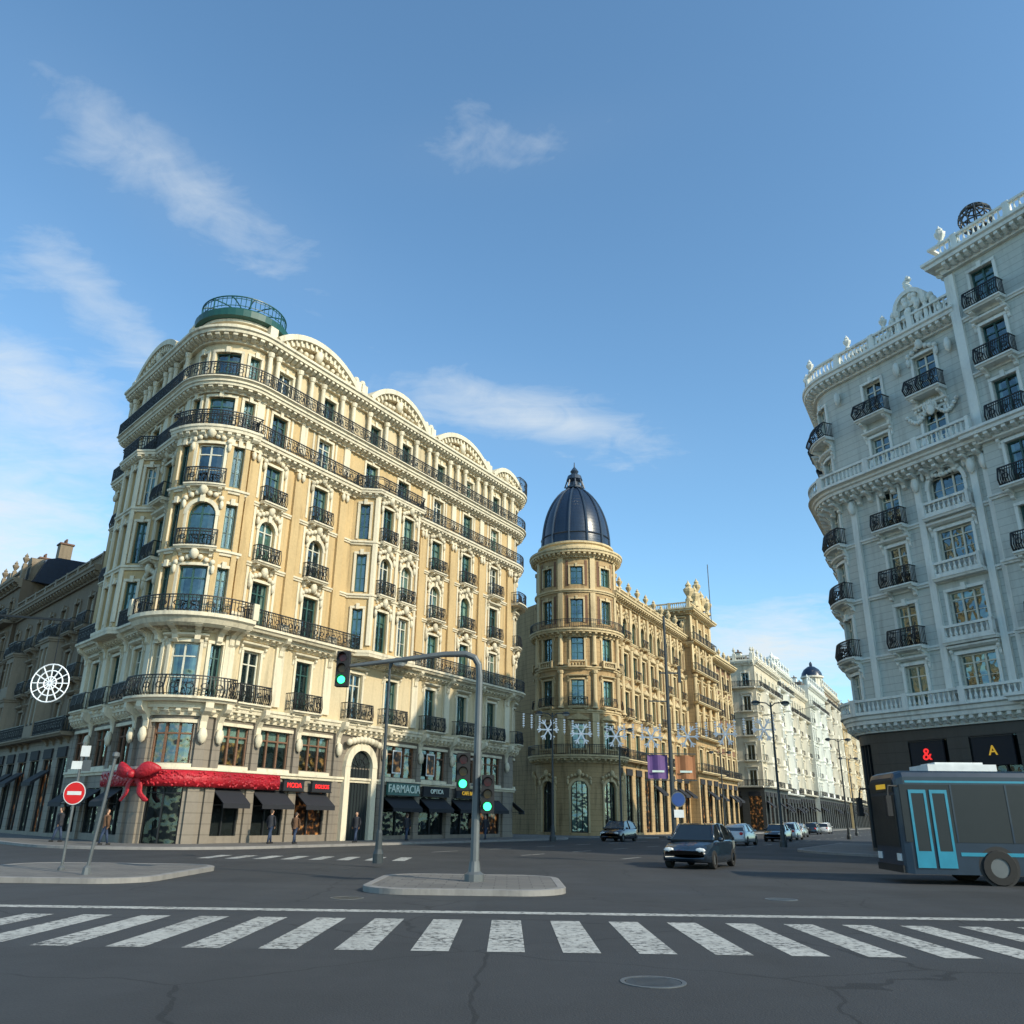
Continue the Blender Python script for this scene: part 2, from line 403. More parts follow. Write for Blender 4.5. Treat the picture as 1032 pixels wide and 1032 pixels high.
def generic(b,P,u0,u1,zs,top,sp,w=1.2,hf=.62,lod=1,style='hood',bal='each',rsp=.18,frame='frame',arch_floor=-1,ground=True,parapet=True,cd=.8,bays=()):
    L=u1-u0; k=max(1,int(round(L/sp))); cols=[u0+L*(i+.5)/k for i in range(k)]
    zz=zs+[top]
    if ground:
        ops=[(u,L/k*.66,.35,zs[0]-1.5,False) for u in cols]
        row(b,P,u0,u1,0,zs[0],ops,'base')
        for u in cols:
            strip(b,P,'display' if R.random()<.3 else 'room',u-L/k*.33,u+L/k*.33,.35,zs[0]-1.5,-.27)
            strip(b,P,'shopglass',u-L/k*.33,u+L/k*.33,.35,zs[0]-1.5,-.2)
            for q in (-.33,0,.33): box(b,P,'iron',u+L/k*q-.04,u+L/k*q+.04,-.22,-.12,.36,zs[0]-1.51)
            if R.random()<.5: sweep(b,P,'awning',u-L/k*.33,u+L/k*.33,[(.02,zs[0]-2.2),(1.1,zs[0]-3),(1.1,zs[0]-3.25),(.02,zs[0]-2.3)])
            box(b,P,'awning',u-L/k*.3,u+L/k*.3,.01,.12,zs[0]-1.45,zs[0]-.8)
    for i,z in enumerate(zs):
        H=zz[i+1]-z; ops=[]
        sill=.12 if bal!='none' else .8
        for u in cols: ops.append((u,w,z+sill,z+sill+H*hf,i==arch_floor))
        row(b,P,u0,u1,z,zz[i+1],ops)
        for j,o in enumerate(ops):
            if j in bays and i<len(zs)-1: continue
            window(b,P,o[0],w,o[2],o[3],frame,lod)
            surround(b,P,o[0],w,o[2],o[3],'arch' if o[4] else (style if i<len(zs)-1 else 'key'))
            if bal=='each': balcony(b,P,o[0]-w/2-.4,o[0]+w/2+.4,z+.1,.6,.95,rsp,cons=lod<2)
            elif bal=='alt' and (i+j)%2==0: balcony(b,P,o[0]-w/2-.4,o[0]+w/2+.4,z+.1,.6,.95,rsp,cons=lod<2)
        course(b,P,u0,u1,z-.14,.24,.16)
        if bal=='long' or (i==0 and bal!='none') or (i==len(zs)-1 and lod==2):
            slab(b,P,u0,u1,z+.1,.9,.25); rail(b,P,u0,u1,z+.1,.8,.95,rsp)
    for j in bays:
        if j<k: mirador(b,P,cols[j],sp*.86,zs)
    cornice(b,P,u0,u1,top-.05,cd,.8,mod=.7 if lod<2 else 1.2)
    if parapet:
        if lod<2: balustrade(b,P,u0,u1,top+.77,.15,.95)
        else:
            for i in range(k+1):
                uu=min(max(u0+L*i/k,u0+.3),u1-.3); box(b,P,'trim',uu-.28,uu+.28,-.15,.2,top+.78,top+2.0); urn(b,P,uu,.02,top+2.0,.9)
            box(b,P,'trim',u0,u1,-.1,.12,top+.77,top+1.0); box(b,P,'trim',u0,u1,-.1,.12,top+1.5,top+1.7)
            rail(b,P,u0,u1,top+.9,.02,.6,.35,ends=False,part='trim')
    return cols
# ================================================================== LEFT CORNER BUILDING
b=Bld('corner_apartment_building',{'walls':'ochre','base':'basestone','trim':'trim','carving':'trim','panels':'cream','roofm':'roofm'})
C=(-18.75,49.7)
hL=-47.0; hR=58.3; r=2.6
st=Vector(C)+Vector((math.sin(rad(hL)),-math.cos(rad(hL))))*r-Vector((math.cos(rad(hL)),math.sin(rad(hL))))*11.5
P=Path(st,hL).line(11.5).arc(r,hR-hL)
S=P.L; P.line(31.5).arc(3.0,80).line(10)
E=S+31.5; EA=E+3.0*rad(80); uT=11.5+(S-11.5)/2
PL=P
F=[7.6,12.2,16.2,20.1,24.0,27.4,30.7]
left=[2.1,5.8,9.4]; A=[S+1.9,S+6.2]; O1=[S+11.2,S+15.0]; B2=[S+19.7,S+24.0]; Ecol=[S+28.4,E+1.3,E+3.3]
gops=[(2.0,2.6,.5,3.0,False),(5.8,2.6,.5,3.0,False),(9.5,2.3,.5,3.0,False),(uT,2.0,.1,3.0,False),(S+1.3,2.0,.5,3.0,False),(S+4.4,2.6,.5,3.0,False),(S+7.9,2.6,.5,3.0,False),(S+12.2,2.4,.1,5.6,True),(S+16.6,3.4,.4,3.0,False),(S+20.6,3.2,.4,3.0,False),(S+24.6,3.2,.4,3.0,False),(S+28.6,3.0,.4,3.0,False),(E+2.1,2.2,.4,3.0,False)]
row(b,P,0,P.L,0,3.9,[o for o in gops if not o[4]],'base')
for o in gops:
    u,w=o[0],o[1]
    if o[4]:
        box(b,P,'trim',u-1.6,u-1.1,-.02,.3,0,4.7); box(b,P,'trim',u+1.1,u+1.6,-.02,.3,0,4.7)
        strip(b,P,'room',u-1.1,u+1.1,0,4.6,.02); 
        band(b,P,'trim',u,4.7,1.1,1.6,0,180,-.02,.32,14); band(b,P,'iron',u,4.7,.55,.6,0,180,.03,.08,10)
        for a in (20,55,90,125,160): bar(b,'iron',P.map(u,.06,4.7),P.map(u+1.1*math.cos(rad(a)),.06,4.7+1.1*math.sin(rad(a))),.05)
        for q in (-.9,-.6,-.3,0,.3,.6,.9): bar(b,'iron',P.map(u+q,.06,.1),P.map(u+q,.06,4.7),.04)
        band(b,P,'room',u,4.7,.02,1.1,0,180,.0,.03,10)
        for i in range(9): blob(b,P,u-1.5+i*.375,.4,6.25+.25*math.sin(i*math.pi/8),.25,.22,.24)
    else:
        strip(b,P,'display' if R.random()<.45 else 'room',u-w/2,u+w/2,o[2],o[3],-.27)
        strip(b,P,'shopglass',u-w/2,u+w/2,o[2],o[3],-.2)
        for q in (-.5,0,.5): box(b,P,'iron',u+w*q-.04,u+w*q+.04,-.24,-.1,o[2],o[3]-.01)
        box(b,P,'iron',u-w/2,u+w/2,-.24,-.12,o[3]-.35,o[3]-.28)
        if u!=uT and not(11<u<12): 
            sweep(b,P,'awning',u-w/2+.05,u+w/2-.05,[(.02,2.95),(1.0,2.2),(1.0,1.95),(.97,1.95),(.97,2.17),(.02,2.88)])
            for q in (-1,1): bar(b,'iron',P.map(u+q*(w/2-.1),.02,2.1),P.map(u+q*(w/2-.1),.98,2.12),.03)
mops=[(u,w,4.25,6.35,False) for (u,w) in ((1.9,2.5),(5.7,2.5),(9.3,2.3),(uT,2.2),(S+1.4,2.0),(S+4.4,2.5),(S+7.9,2.5),(S+16.6,3.2),(S+20.6,3.0),(S+24.6,3.0),(S+28.6,2.8),(E+2.1,2.2))]
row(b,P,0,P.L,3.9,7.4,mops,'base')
for o in mops:
    u,w=o[0],o[1]
    strip(b,P,'display' if (R.random()<.3 or u==uT) else 'room',u-w/2,u+w/2,4.25,6.35,-.27); strip(b,P,'glass',u-w/2,u+w/2,4.25,6.35,-.2)
    if R.random()<.4: strip(b,P,'curtain',u-w/2,u+w/2,5.5,6.35,-.25)
    for q in (-.5,-.17,.17,.5): box(b,P,'mezz_frames',u+w*q-.06,u+w*q+.06,-.24,-.1,4.25,6.349)
    box(b,P,'mezz_frames',u-w/2,u+w/2,-.23,-.11,5.75,5.84)
    box(b,P,'trim',u-w/2-.2,u+w/2+.2,-.02,.12,6.37,6.55); box(b,P,'trim',u-w/2-.1,u+w/2+.1,-.02,.15,4.02,4.2)
b.mats['mezz_frames']='brickdull'
course(b,P,0,P.L,3.72,.3,.22)
cornice(b,P,0,P.L,6.75,.55,.75,mod=.55)
for u in (3.9,7.7,11.2,uT-1.5,uT+1.5,S+0.05,S+2.9,S+6.2,S+9.8,S+14.4,S+18.6,S+22.6,S+26.6,S+30.7):
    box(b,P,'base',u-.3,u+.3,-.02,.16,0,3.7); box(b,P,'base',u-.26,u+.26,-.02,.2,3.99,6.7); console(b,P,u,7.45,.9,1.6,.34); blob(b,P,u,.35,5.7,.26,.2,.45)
for i in range(6):
    z=F[i]; z1=F[i+1]; ops=[]
    h={0:3.1,1:2.75,2:2.75,3:2.6,4:2.35,5:2.2}[i]
    for u in left+A+B2+Ecol: 
        ops.append((u,1.3,z+.12,z+.12+h,(i==2 and u in A+B2)))
    if i in (0,4,5):
        for u in O1: ops.append((u,1.3,z+.12,z+.12+h,False))
        ops.append((uT,1.6,z+.12,z+.12+h,False)); ops.append((uT-1.75,.7,z+.12,z+.12+h,False)); ops.append((uT+1.75,.7,z+.12,z+.12+h,False))
    wallp='panels' if i in (0,5) else 'walls'
    row(b,P,0,P.L,z-.2 if i==0 else z,z1,ops,wallp)
    for o in ops:
        u,w=o[0],o[1]
        window(b,P,u,w,o[2],o[3],'frame' if R.random()<.35 else 'framed')
        stl='arch' if o[4] else {0:'hood',1:'garland',2:'hood',3:'garland',4:'key',5:'key'}[i]
        if w<1: stl='key'
        surround(b,P,u,w,o[2],o[3],stl)
        if w>1 and i==0 and u!=uT: balcony(b,P,u-1.25,u+1.25,z+.1,.85,1.05,ch=.8)
        if w>1 and i in(2,3) and u!=5.8: balcony(b,P,u-.95,u+.95,z+.1,.65,1.0,ch=.45)
        if w>1 and i==1:
            for q in (-1,1): blob(b,P,u+q*.95,.12,z+2.9,.13,.13,.55)
    if i in (1,2,3,4):
        for u in left+A+B2+[S+28.4]:
            for q in (-1,1):
                box(b,P,'trim',u+q*1.12-.09,u+q*1.12+.09,-.02,.05,z+.3,z1-.3)
            if i in (2,3): box(b,P,'trim',u-1.0,u+1.0,-.02,.04,z1-.85,z1-.45)
for u in (0.3,3.95,7.6,11.2,S+.15,S+4.05,S+8.4,S+17.7,S+21.85,S+26.2,S+30.9):
    box(b,P,'walls',u-.33,u+.33,-.02,.2,12.5,23.2); box(b,P,'trim',u-.4,u+.4,-.02,.27,12.3,12.9)
    box(b,P,'trim',u-.42,u+.42,-.02,.3,23.2,23.6); 
    for q in (-.2,.2): blob(b,P,u+q,.3,22.9,.17,.14,.3)
    box(b,P,'trim',u-.35,u+.35,-.02,.16,7.8,11.4); console(b,P,u,12.0,.85,1.3,.34)
    box(b,P,'trim',u-.3,u+.3,-.02,.15,24.6,27.0)
slab(b,P,0,P.L,12.2,1.0,.32); cornice(b,P,0,P.L,11.45,.6,.45,mod=.5)
rail(b,P,0.1,11.2,12.2,.9,1.0); rail(b,P,S+.9,P.L-.1,12.2,.9,1.0)
sweep(b,P,'trim',10.9,S+.7,[(.9,11.6),(1.15,11.75),(1.3,12.0),(1.45,12.1),(1.45,12.32),(.9,12.32)])
rail(b,P,11.0,S+.6,12.32,1.36,.95)
for i in range(6): console(b,P,11.1+i*(S-10.6)/5,11.9,1.1,1.1,.28)
for u in (11.0,S+.6): box(b,P,'trim',u-.2,u+.2,1.1,1.5,12.33,13.3)
slab(b,P,11.2,S+.3,7.72,1.1,.28); rail(b,P,11.25,S+.25,7.72,1.0,1.1,belly=.18)
course(b,P,0,P.L,15.95,.25,.16); course(b,P,0,P.L,19.85,.25,.16)
cornice(b,P,0,P.L,23.3,.75,.7,mod=.5); rail(b,P,0.1,P.L-.1,24.02,.7,.95,.15)
cornice(b,P,0,P.L,26.75,.8,.65,mod=.5); slab(b,P,0,P.L,27.6,.95,.18); rail(b,P,0.1,P.L-.1,27.6,.85,.95,.15)
for u in [0.3,1.1,3.1,3.9,4.9,6.7,7.6,8.5,10.4,S+.2,S+.9,S+2.9,S+4.05,S+5.2,S+7.2,S+8.4,S+10.2,S+12.2,S+14.0,S+16.0,S+17.7,S+18.7,S+20.7,S+21.85,S+23.0,S+25.0,S+26.2,S+27.3,S+29.5,S+30.9]:
    column(b,P,u,.35,27.61,30.4,.17)
cornice(b,P,0,P.L,30.4,1.0,.85,mod=.45)
def hood(u,W,z,rise,n0,n1,band_t=.35):
    rr=(W*W/4+rise*rise)/(2*rise); zc=z+rise-rr; a=math.degrees(math.asin(min(1,W/2/rr)))
    k=12
    for i in range(k):
        x0=-W/2+W*i/k;x1=-W/2+W*(i+1)/k
        y=[zc+math.sqrt(max(0,rr*rr-x*x)) for x in (x0,x1)]
        b.add('panels',[P.map(u+x0,n1-.35,z),P.map(u+x1,n1-.35,z),P.map(u+x1,n1-.35,y[1]),P.map(u+x0,n1-.35,y[0])],[(0,1,2,3)])
        b.add('panels',[P.map(u+x0,n0,z),P.map(u+x1,n0,z),P.map(u+x1,n0,y[1]),P.map(u+x0,n0,y[0])],[(0,1,2,3)])
    band(b,P,'trim',u,zc,rr-.1,rr+band_t*.8,90-a,90+a,n0,n1+.3,14)
    band(b,P,'trim',u,zc,rr-band_t-.15,rr-.1,90-a*.9,90+a*.9,n1-.36,n1+.05,14)
    kk=int(W/.5)
    for j in range(kk):
        aa=90+a*.9*(2*(j+.5)/kk-1); band(b,P,'trim',u,zc,rr-band_t-.2,rr-.1,aa-.9,aa+.9,n1-.1,n1+.2,1)
    for j in range(-4,5): blob(b,P,u+j*W*.07,n1-.2,z+rise*.38-.02*abs(j)+R.uniform(-.05,.05),.2,.2,.2)
    blob(b,P,u,n1,z+rise*.5,.35,.3,.5)
for (u,W,ri) in ((5.8,7.0,1.25),(S+4.1,7.6,1.5),(S+13.1,6.8,1.7),(S+21.9,7.6,1.5),(S+29.2,4.6,1.1)):
    hood(u,W,31.25,ri,-.3,.7)
box(b,P,'trim',0,P.L,-.5,.25,31.27,31.75)
for u in (.2,1.2,10.5,S+.1,S+8.5,S+9.2,S+17.2,S+17.9,S+26.1,S+26.7,E+.2,E+2.2,E+4):
    box(b,P,'trim',u-.3,u+.3,-.3,.55,31.26,32.25); blob(b,P,u,.2,32.45,.26,.26,.3)
# turret oriel
a0=uT-r*rad(41); pA,nA=P.pn(a0)
hA=math.degrees(math.atan2(nA.y,nA.x))
Q=Path(pA,hA).line(.7).turn(90).arc(r+.7,82).turn(90).line(.7)
qm=.7+(r+.7)*rad(41)
def oriel(Q,zlist,cols,label='walls'):
    for i in range(len(zlist)-1):
        z,z1=zlist[i],zlist[i+1]; h=min(2.8,(z1-z)-1.15)
        ops=[(u,w,z+.15,z+.15+h,(i==1 and w>1)) for (u,w,_) in cols]
        row(b,Q,0,Q.L,z,z1,ops,label)
        for (o,c) in zip(ops,cols):
            window(b,Q,o[0],o[1],o[2],o[3],'framed' if R.random()<.6 else 'frame'); surround(b,Q,o[0],o[1],o[2],o[3],'arch' if o[4] else ('garland' if o[1]>1 else 'key'))
            if i>0 and c[2]: balcony(b,Q,o[0]-o[1]/2-.3,o[0]+o[1]/2+.3,z+.1,.5,1.0,ch=.4)
        course(b,Q,0,Q.L,z1-.3,.3,.2)
oriel(Q,[12.2,16.2,20.1,23.9],[(qm,1.6,True),(qm-1.65,.65,False),(qm+1.65,.65,False)])
for q in (-1.15,1.15,-2.15,2.15):
    box(b,Q,'walls',qm+q-.15,qm+q+.15,-.02,.12,12.6,23.3); box(b,Q,'trim',qm+q-.18,qm+q+.18,-.02,.17,22.9,23.3)
cornice(b,Q,0,Q.L,23.3,.5,.75,mod=.45); rail(b,Q,0.1,Q.L-.1,24.1,.4,.95)
cap(b,[Q.map(u,0,0)[:2] for u in Q.brk(0,Q.L)],24.0,'trim')
def canted(uc,W,d,z0,zs):
    pp=[P.map(uc-W/2,0,0)[:2],P.map(uc-W/2+1.1,d,0)[:2],P.map(uc+W/2-1.1,d,0)[:2],P.map(uc+W/2,0,0)[:2]]
    Q=Path.pts(pp); s1=Q.segs[0][2]; s2=Q.segs[1][2]
    m=(s1+s2)/2; wd=s2-s1
    ww=1.15 if W>6 else .95
    oriel(Q,zs,[(s1/2,.7,False),(m-wd*.25,ww,W>6),(m+wd*.25,ww,W>6),((s2+Q.L)/2,.7,False)])
    for u in (s1,s2,m): box(b,Q,'trim',u-.16,u+.16,-.02,.14,z0+.4,zs[-1]-.4)
    cornice(b,Q,0,Q.L,zs[-1]-.5,.5,.6,mod=.45); rail(b,Q,.1,Q.L-.1,zs[-1]+.12,.4,.95)
    slab(b,Q,0,Q.L,z0+.05,.3,.4)
    cap(b,pp,zs[-1]+.02,'trim'); cap(b,pp,z0-.3,'trim')
canted(S+13.1,7.0,1.35,12.2,[12.2,16.2,20.1,23.9])
canted(5.8,5.0,1.1,12.2,[12.2,16.2,20.1,23.9])
rail(b,P,E-.3,EA+.3,20.2,1.0,1.0); slab(b,P,E-.3,EA+.3,20.2,1.1)
rail(b,P,E-.3,EA+.3,31.3,1.0,1.3)
# turret crown
lathe(b,'trim',C,[(2.6,31.1),(2.6,31.3),(2.4,31.35),(2.4,31.9),(2.75,32.0),(2.75,32.2)],40)
lathe(b,'teal',C,[(2.8,32.2),(3.1,32.3),(3.15,32.75),(2.85,32.85),(2.7,33.1),(2.5,33.15),(2.3,33.15),(0,33.5)],40)
Cp=Path((C[0],C[1]+2.7),180).arc(2.7,360)
rail(b,Cp,0,Cp.L,33.1,.1,.8,.3,ends=False,part='teal')
for k in range(12):
    a=2*math.pi*k/12; pts=[(C[0]+2.8*math.cos(a)*c,C[1]+2.8*math.sin(a)*c,33.8+.4*s) for c,s in ((1,0),(.9,.45),(.65,.8),(.3,.97),(0,1))]
    tube(b,'teal',pts,.045,5)
footprint(b,P,[(-14,86),(-34,68)],31.3)
RP=Path(P.map(S+2,-6,0)[:2],hR).line(26)
for u in (3,9,14.5,20): box(b,RP,'panels',u,u+1.2,-1,1,31.3,33.6); box(b,RP,'trim',u-.1,u+1.3,-1.1,1.1,33.6,33.8)
tube(b,'iron',[RP.map(6,0,31.3),RP.map(6,0,35)],.04,5)
# ribbon garland with bow
rb=Bld('red_ribbon_bow',{'cloth':'red'})
u0r,u1r=7.7,S+4.9
sweep(rb,P,'cloth',u0r,u1r,[(.28,3.02),(.34,3.0),(.40,3.4),(.34,3.85),(.28,3.82)])
for i in range(360):
    u=u0r+.1+(u1r-u0r-.2)*i/359; blob(rb,P,u,.37,3.42+R.uniform(-.36,.36),R.uniform(.05,.1),.06,R.uniform(.05,.09),'cloth',5,3)
ub=uT-1.3
for q in (-1,1):
    for i in range(20):
        t=i/19; w=.1+.3*math.sin(math.pi*min(1,.08+t*.86))
        blob(rb,P,ub+q*(.12+1.0*t),.65+.2*math.sin(math.pi*t),3.6+.28*math.sin(t*1.9),.12,.18,w,'cloth',8,6)
    for i in range(16):
        t=i/15; blob(rb,P,ub+q*(.1+.55*t+.08*math.sin(t*7)),.6,3.35-1.05*t,.16,.05,.1,'cloth',6,4)
blob(rb,P,ub,.85,3.58,.18,.24,.22,'cloth',8,5)
rb.finish()
e=b.finish()
def shop_sign(u0,u1,z0,z1,txt,panel,letter,size,n=.12):
    s=Bld('shop_sign',{'panel':panel,'trimframe':'iron'})
    box(s,PL,'panel',u0,u1,n,n+.15,z0,z1); box(s,PL,'trimframe',u0-.05,u1+.05,n-.02,n+.17,z1+.002,z1+.06); box(s,PL,'trimframe',u0-.05,u1+.05,n-.02,n+.17,z0-.06,z0-.002)
    e=s.finish(); textobj(e,'letters',txt,letter,PL.frame((u0+u1)/2,n+.17,(z0+z1)/2),size); return e
M['signgreen']=plain('dark_green_panel',(.03,.11,.1),.4)
shop_sign(S+14.9,S+18.5,3.05,3.85,'FARMACIA','signgreen','whitelet',.75,.3)
shop_sign(S+19,S+22.2,3.1,3.7,'OPTICA','awning','whitelet',.45,.3)
shop_sign(S+5.2,S+6.9,3.05,3.6,'MODA','awning','redneon',.4,.25)
shop_sign(S+7.6,S+9.3,3.05,3.6,'BOLSOS','awning','redneon',.34,.25)
shop_sign(S+23.2,S+26.4,3.1,3.7,'CAFE BAR','awning','yellow',.4,.3)
M['postermat']=displaymat('poster_print',.12)
for u in (S+16.2,S+20.2,S+24.8):
    ps=Bld('window_poster',{'panel':'postermat','edge':'wpaint'})
    box(ps,PL,'edge',u-.5,u+.5,.02,.05,4.5,6.1); box(ps,PL,'panel',u-.42,u+.42,.052,.06,4.6,6.0); ps.finish()
# ================================================================== NEIGHBOURS
def nb(name,start,hd,L,zs,top,wall,trim,back,side=False,**k):
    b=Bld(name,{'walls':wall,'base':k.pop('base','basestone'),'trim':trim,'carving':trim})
    P=Path(start,hd).line(L); rf=k.pop('roof',None); man=k.pop('mansard',False)
    cols=generic(b,P,0,L,zs,top,k.pop('sp',3.6),**k)
    footprint(b,P,back,top+.7,skip=side)
    if side:
        Ps=Path.pts([back[-1],tuple(P.map(0,0,0)[:2])]); kk=dict(k); kk['bays']=()
        generic(b,Ps,0,Ps.L-.02,zs,top,3.2,**kk)
    if man:
        sweep(b,P,'slate',.3,L-.3,[(-.9,top+.72),(-1.7,top+3.0),(-2.6,top+3.3),(-9,top+3.5),(-9,top+.72)])
        for u in cols[::2]:
            box(b,P,'trim',u-.75,u+.75,-2.2,-.7,top+.8,top+2.5); strip(b,P,'room',u-.45,u+.45,top+1.1,top+2.3,-.69); band(b,P,'trim',u,top+2.5,.02,.75,0,180,-2.2,-.65,8)
    if rf:
        if not man: box(b,P,rf,1,L-1,-6,-1.6,top+.71,top+1.6)
        hh=top+(3.2 if man else 1)
        for i in range(int(L/7)+1):
            u=1.6+i*7+R.uniform(0,3)
            if u<L-2: box(b,P,'trim',u-.5,u+.5,-4,-2.9,hh,hh+1.9); box(b,P,'tile',u-.6,u+.6,-4.1,-2.8,hh+1.9,hh+2.05)
            for q in (-.3,0,.3):
                if u<L-2: c=P.map(u+q,-3.4,0); lathe(b,'tile',c,[(.1,hh+2.05),(.1,hh+2.5)],6)
    b.finish(); return P
d=Vector((math.cos(rad(hL)),math.sin(rad(hL)))); Nn=Vector((math.sin(rad(hL)),-math.cos(rad(hL))))
s2=Vector(st)-d*22
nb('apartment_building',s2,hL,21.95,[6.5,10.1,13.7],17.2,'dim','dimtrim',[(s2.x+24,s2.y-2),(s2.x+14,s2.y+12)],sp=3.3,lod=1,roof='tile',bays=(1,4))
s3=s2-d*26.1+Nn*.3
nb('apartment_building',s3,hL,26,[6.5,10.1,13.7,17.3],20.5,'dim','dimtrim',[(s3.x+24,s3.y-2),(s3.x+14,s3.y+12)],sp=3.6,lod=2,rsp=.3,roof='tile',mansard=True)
# ================================================================== DOMED BUILDING
b=Bld('domed_corner_building',{'walls':'gold','base':'gold','trim':'goldtrim','carving':'goldtrim','dome':'slate','lead':'lead','brick_walls':'brickdull','wallsb':'slate'})
TC=(7.3,90.5); r=4.4
T=Path((TC[0],TC[1]+r),180).arc(r,360); um=T.L/2-.3; sp=T.L/8
FT=[7.5,11.9,16.3,20.4,24.5,28.4]
cols=[um+i*sp for i in (-3,-2,-1,0,1,2,3)]
row(b,T,0,T.L,0,7.5,[(u,1.7,.4,5.2,True) for u in cols],'base')
for u in cols: window(b,T,u,1.7,.4,5.2,'iron',0,3); surround(b,T,u,1.7,.4,5.2,'arch')
for i in range(5):
    z,z1=FT[i],FT[i+1]; h=2.5 if i<4 else 2.0
    ops=[(u,1.35,z+.7,z+.7+h,False) for u in cols]
    row(b,T,0,T.L,z,z1,ops)
    for o in ops:
        window(b,T,o[0],1.35,o[2],o[3],'framed',0); surround(b,T,o[0],1.35,o[2],o[3],['ped','hood','ped','key','key'][i])
        if i in(0,2): balustrade(b,T,o[0]-.9,o[0]+.9,z+.05,.35,.7,pier=1.8)
        if i in (1,): balcony(b,T,o[0]-.95,o[0]+.95,z+.5,.5,.9,.2)
        if i>=3: box(b,T,'brick_walls',o[0]-1.15,o[0]-.9,-.02,.03,z+.6,z1-.5); box(b,T,'brick_walls',o[0]+.9,o[0]+1.15,-.02,.03,z+.6,z1-.5)
    if i!=3: course(b,T,0,T.L,z-.15,.35,.25)
    for u in cols:
        uu=u+sp/2
        if i<3: column(b,T,uu,.15,z+.3,z1-.25,.26) if i!=0 else box(b,T,'trim',uu-.35,uu+.35,-.02,.3,z+.3,z1-.2)
        else: box(b,T,'trim',uu-.28,uu+.28,-.02,.16,z+.2,z1-.2)
cornice(b,T,0,T.L,6.9,.9,.75,mod=.6); rail(b,T,0,T.L,7.66,.85,.95,.2,ends=False)
cornice(b,T,0,T.L,19.6,.8,.8,mod=.6); rail(b,T,0,T.L,20.42,.7,.9,.2,ends=False)
cornice(b,T,0,T.L,28.2,.85,1.0,mod=.5)
lathe(b,'trim',TC,[(4.6,29.2),(4.2,29.25),(4.1,29.9),(4.3,30.0),(4.3,30.2),(3.9,30.25)],40)
prof=[(.55+3.3*max(0,1-(i/14)**2.3)**.72,30.2+7.7*i/14) for i in range(15)]
lathe(b,'dome',TC,prof,48)
for k in range(12):
    a=2*math.pi*(k+.5)/12; pts=[(TC[0]+(rr+.05)*math.cos(a),TC[1]+(rr+.05)*math.sin(a),z) for rr,z in prof]
    tube(b,'lead',pts,.13,6)
for zz in (30.3,31.4): 
    rr=.55+3.3*max(0,1-((zz-30.2)/7.7)**2.3)**.72
    lathe(b,'lead',TC,[(rr,zz-.12),(rr+.14,zz),(rr,zz+.12)],48)
lathe(b,'lead',TC,[(.5,37.7),(1.05,37.85),(1.05,38.05),(.6,38.2),(.55,38.7),(.95,39.0),(.8,39.5),(.35,39.8),(.5,40.1),(.3,40.4),(.08,40.7),(.04,41.3)],16)
for k in range(8):
    a=2*math.pi*k/8; tube(b,'lead',[(TC[0]+1.15*math.cos(a),TC[1]+1.15*math.sin(a),38.0),(TC[0]+.85*math.cos(a),TC[1]+.85*math.sin(a),38.9)],.09,5)
dV=Vector((.468,.884)); BB=Vector((10.7,88.4)); hV=math.degrees(math.atan2(.884,.468))
G=Path(BB,hV).line(53)
FB=[7.5,11.9,16.3,20.4]
generic(b,G,0,27,FB,24.4,3.0,w=1.25,style='ped',bal='alt',rsp=.25,lod=1,frame='framed',arch_floor=3,cd=1.0)
sv=b.d.pop('walls')
generic(b,G,37,53,FB,24.0,3.2,w=1.3,style='hood',bal='alt',rsp=.25,lod=1,frame='framed',arch_floor=2,cd=1.4)
b.d['brick_walls_main']=b.d.pop('walls'); b.mats['brick_walls_main']='brickdull'; b.d['walls']=sv
for i in range(10):
    u=i*3.0+.02
    if u<27.1: column(b,G,max(.2,u),.15,12.1,19.9,.28); box(b,G,'trim',max(.0,u-.3),u+.3,-.02,.3,20.5,24.2); urn(b,G,max(.2,u),.15,26.1,1.1)
    if u<26: box(b,G,'brick_walls',u+.45,u+.62,-.02,.05,12.3,23.8); box(b,G,'brick_walls',u+2.38,u+2.55,-.02,.05,12.3,23.8)
for i in range(6): box(b,G,'trim',37+i*3.2-.3 if i else 37.01,min(53,37+i*3.2+.3),-.02,.25,7.8,23.9); urn(b,G,37.2+i*3.1,.15,25.7,1.0)
sweep(b,G,'wallsb',38,52,[(-1,24.71),(-2,27.2),(-5,27.6),(-6,24.71)])
pv0=G.map(27,1.2,0)[:2]
V=Path(pv0,hV).line(10)
pv=[V.map(0,-8,0)[:2],V.map(0,0,0)[:2],V.map(10,0,0)[:2],V.map(10,-8,0)[:2]]
V=Path.pts(pv); 
generic(b,V,8.0,18.0,[7.5,11.9,16.3,20.4,24.5],28.2,3.3,w=1.35,style='hood',bal='long',rsp=.25,lod=1,frame='framed',arch_floor=3,cd=1.1)
for (a,c) in ((0,8),(18,26)): 
    strip(b,V,'walls',a,c,0,29.0); cornice(b,V,a,c,28.15,1.1,.8,mod=.7); balustrade(b,V,a,c,28.97,.15,.95)
    cornice(b,V,a,c,23.7,.7,.6,mod=.7)
for u in (4.2,6.6): strip(b,V,'room',u-.6,u+.6,25.2,27.4,.01); surround(b,V,u,1.2,25.2,27.4,'hood')
for u in (8.3,11.3,14.7,17.7):
    column(b,V,u,.25,12.1,20.0,.3); box(b,V,'trim',u-.3,u+.3,-.02,.25,20.5,28.0); urn(b,V,u,.1,30,2.3)
    blob(b,V,u,.1,30.6,.35,.35,.8)
cap(b,pv,28.9)
zt=29.9
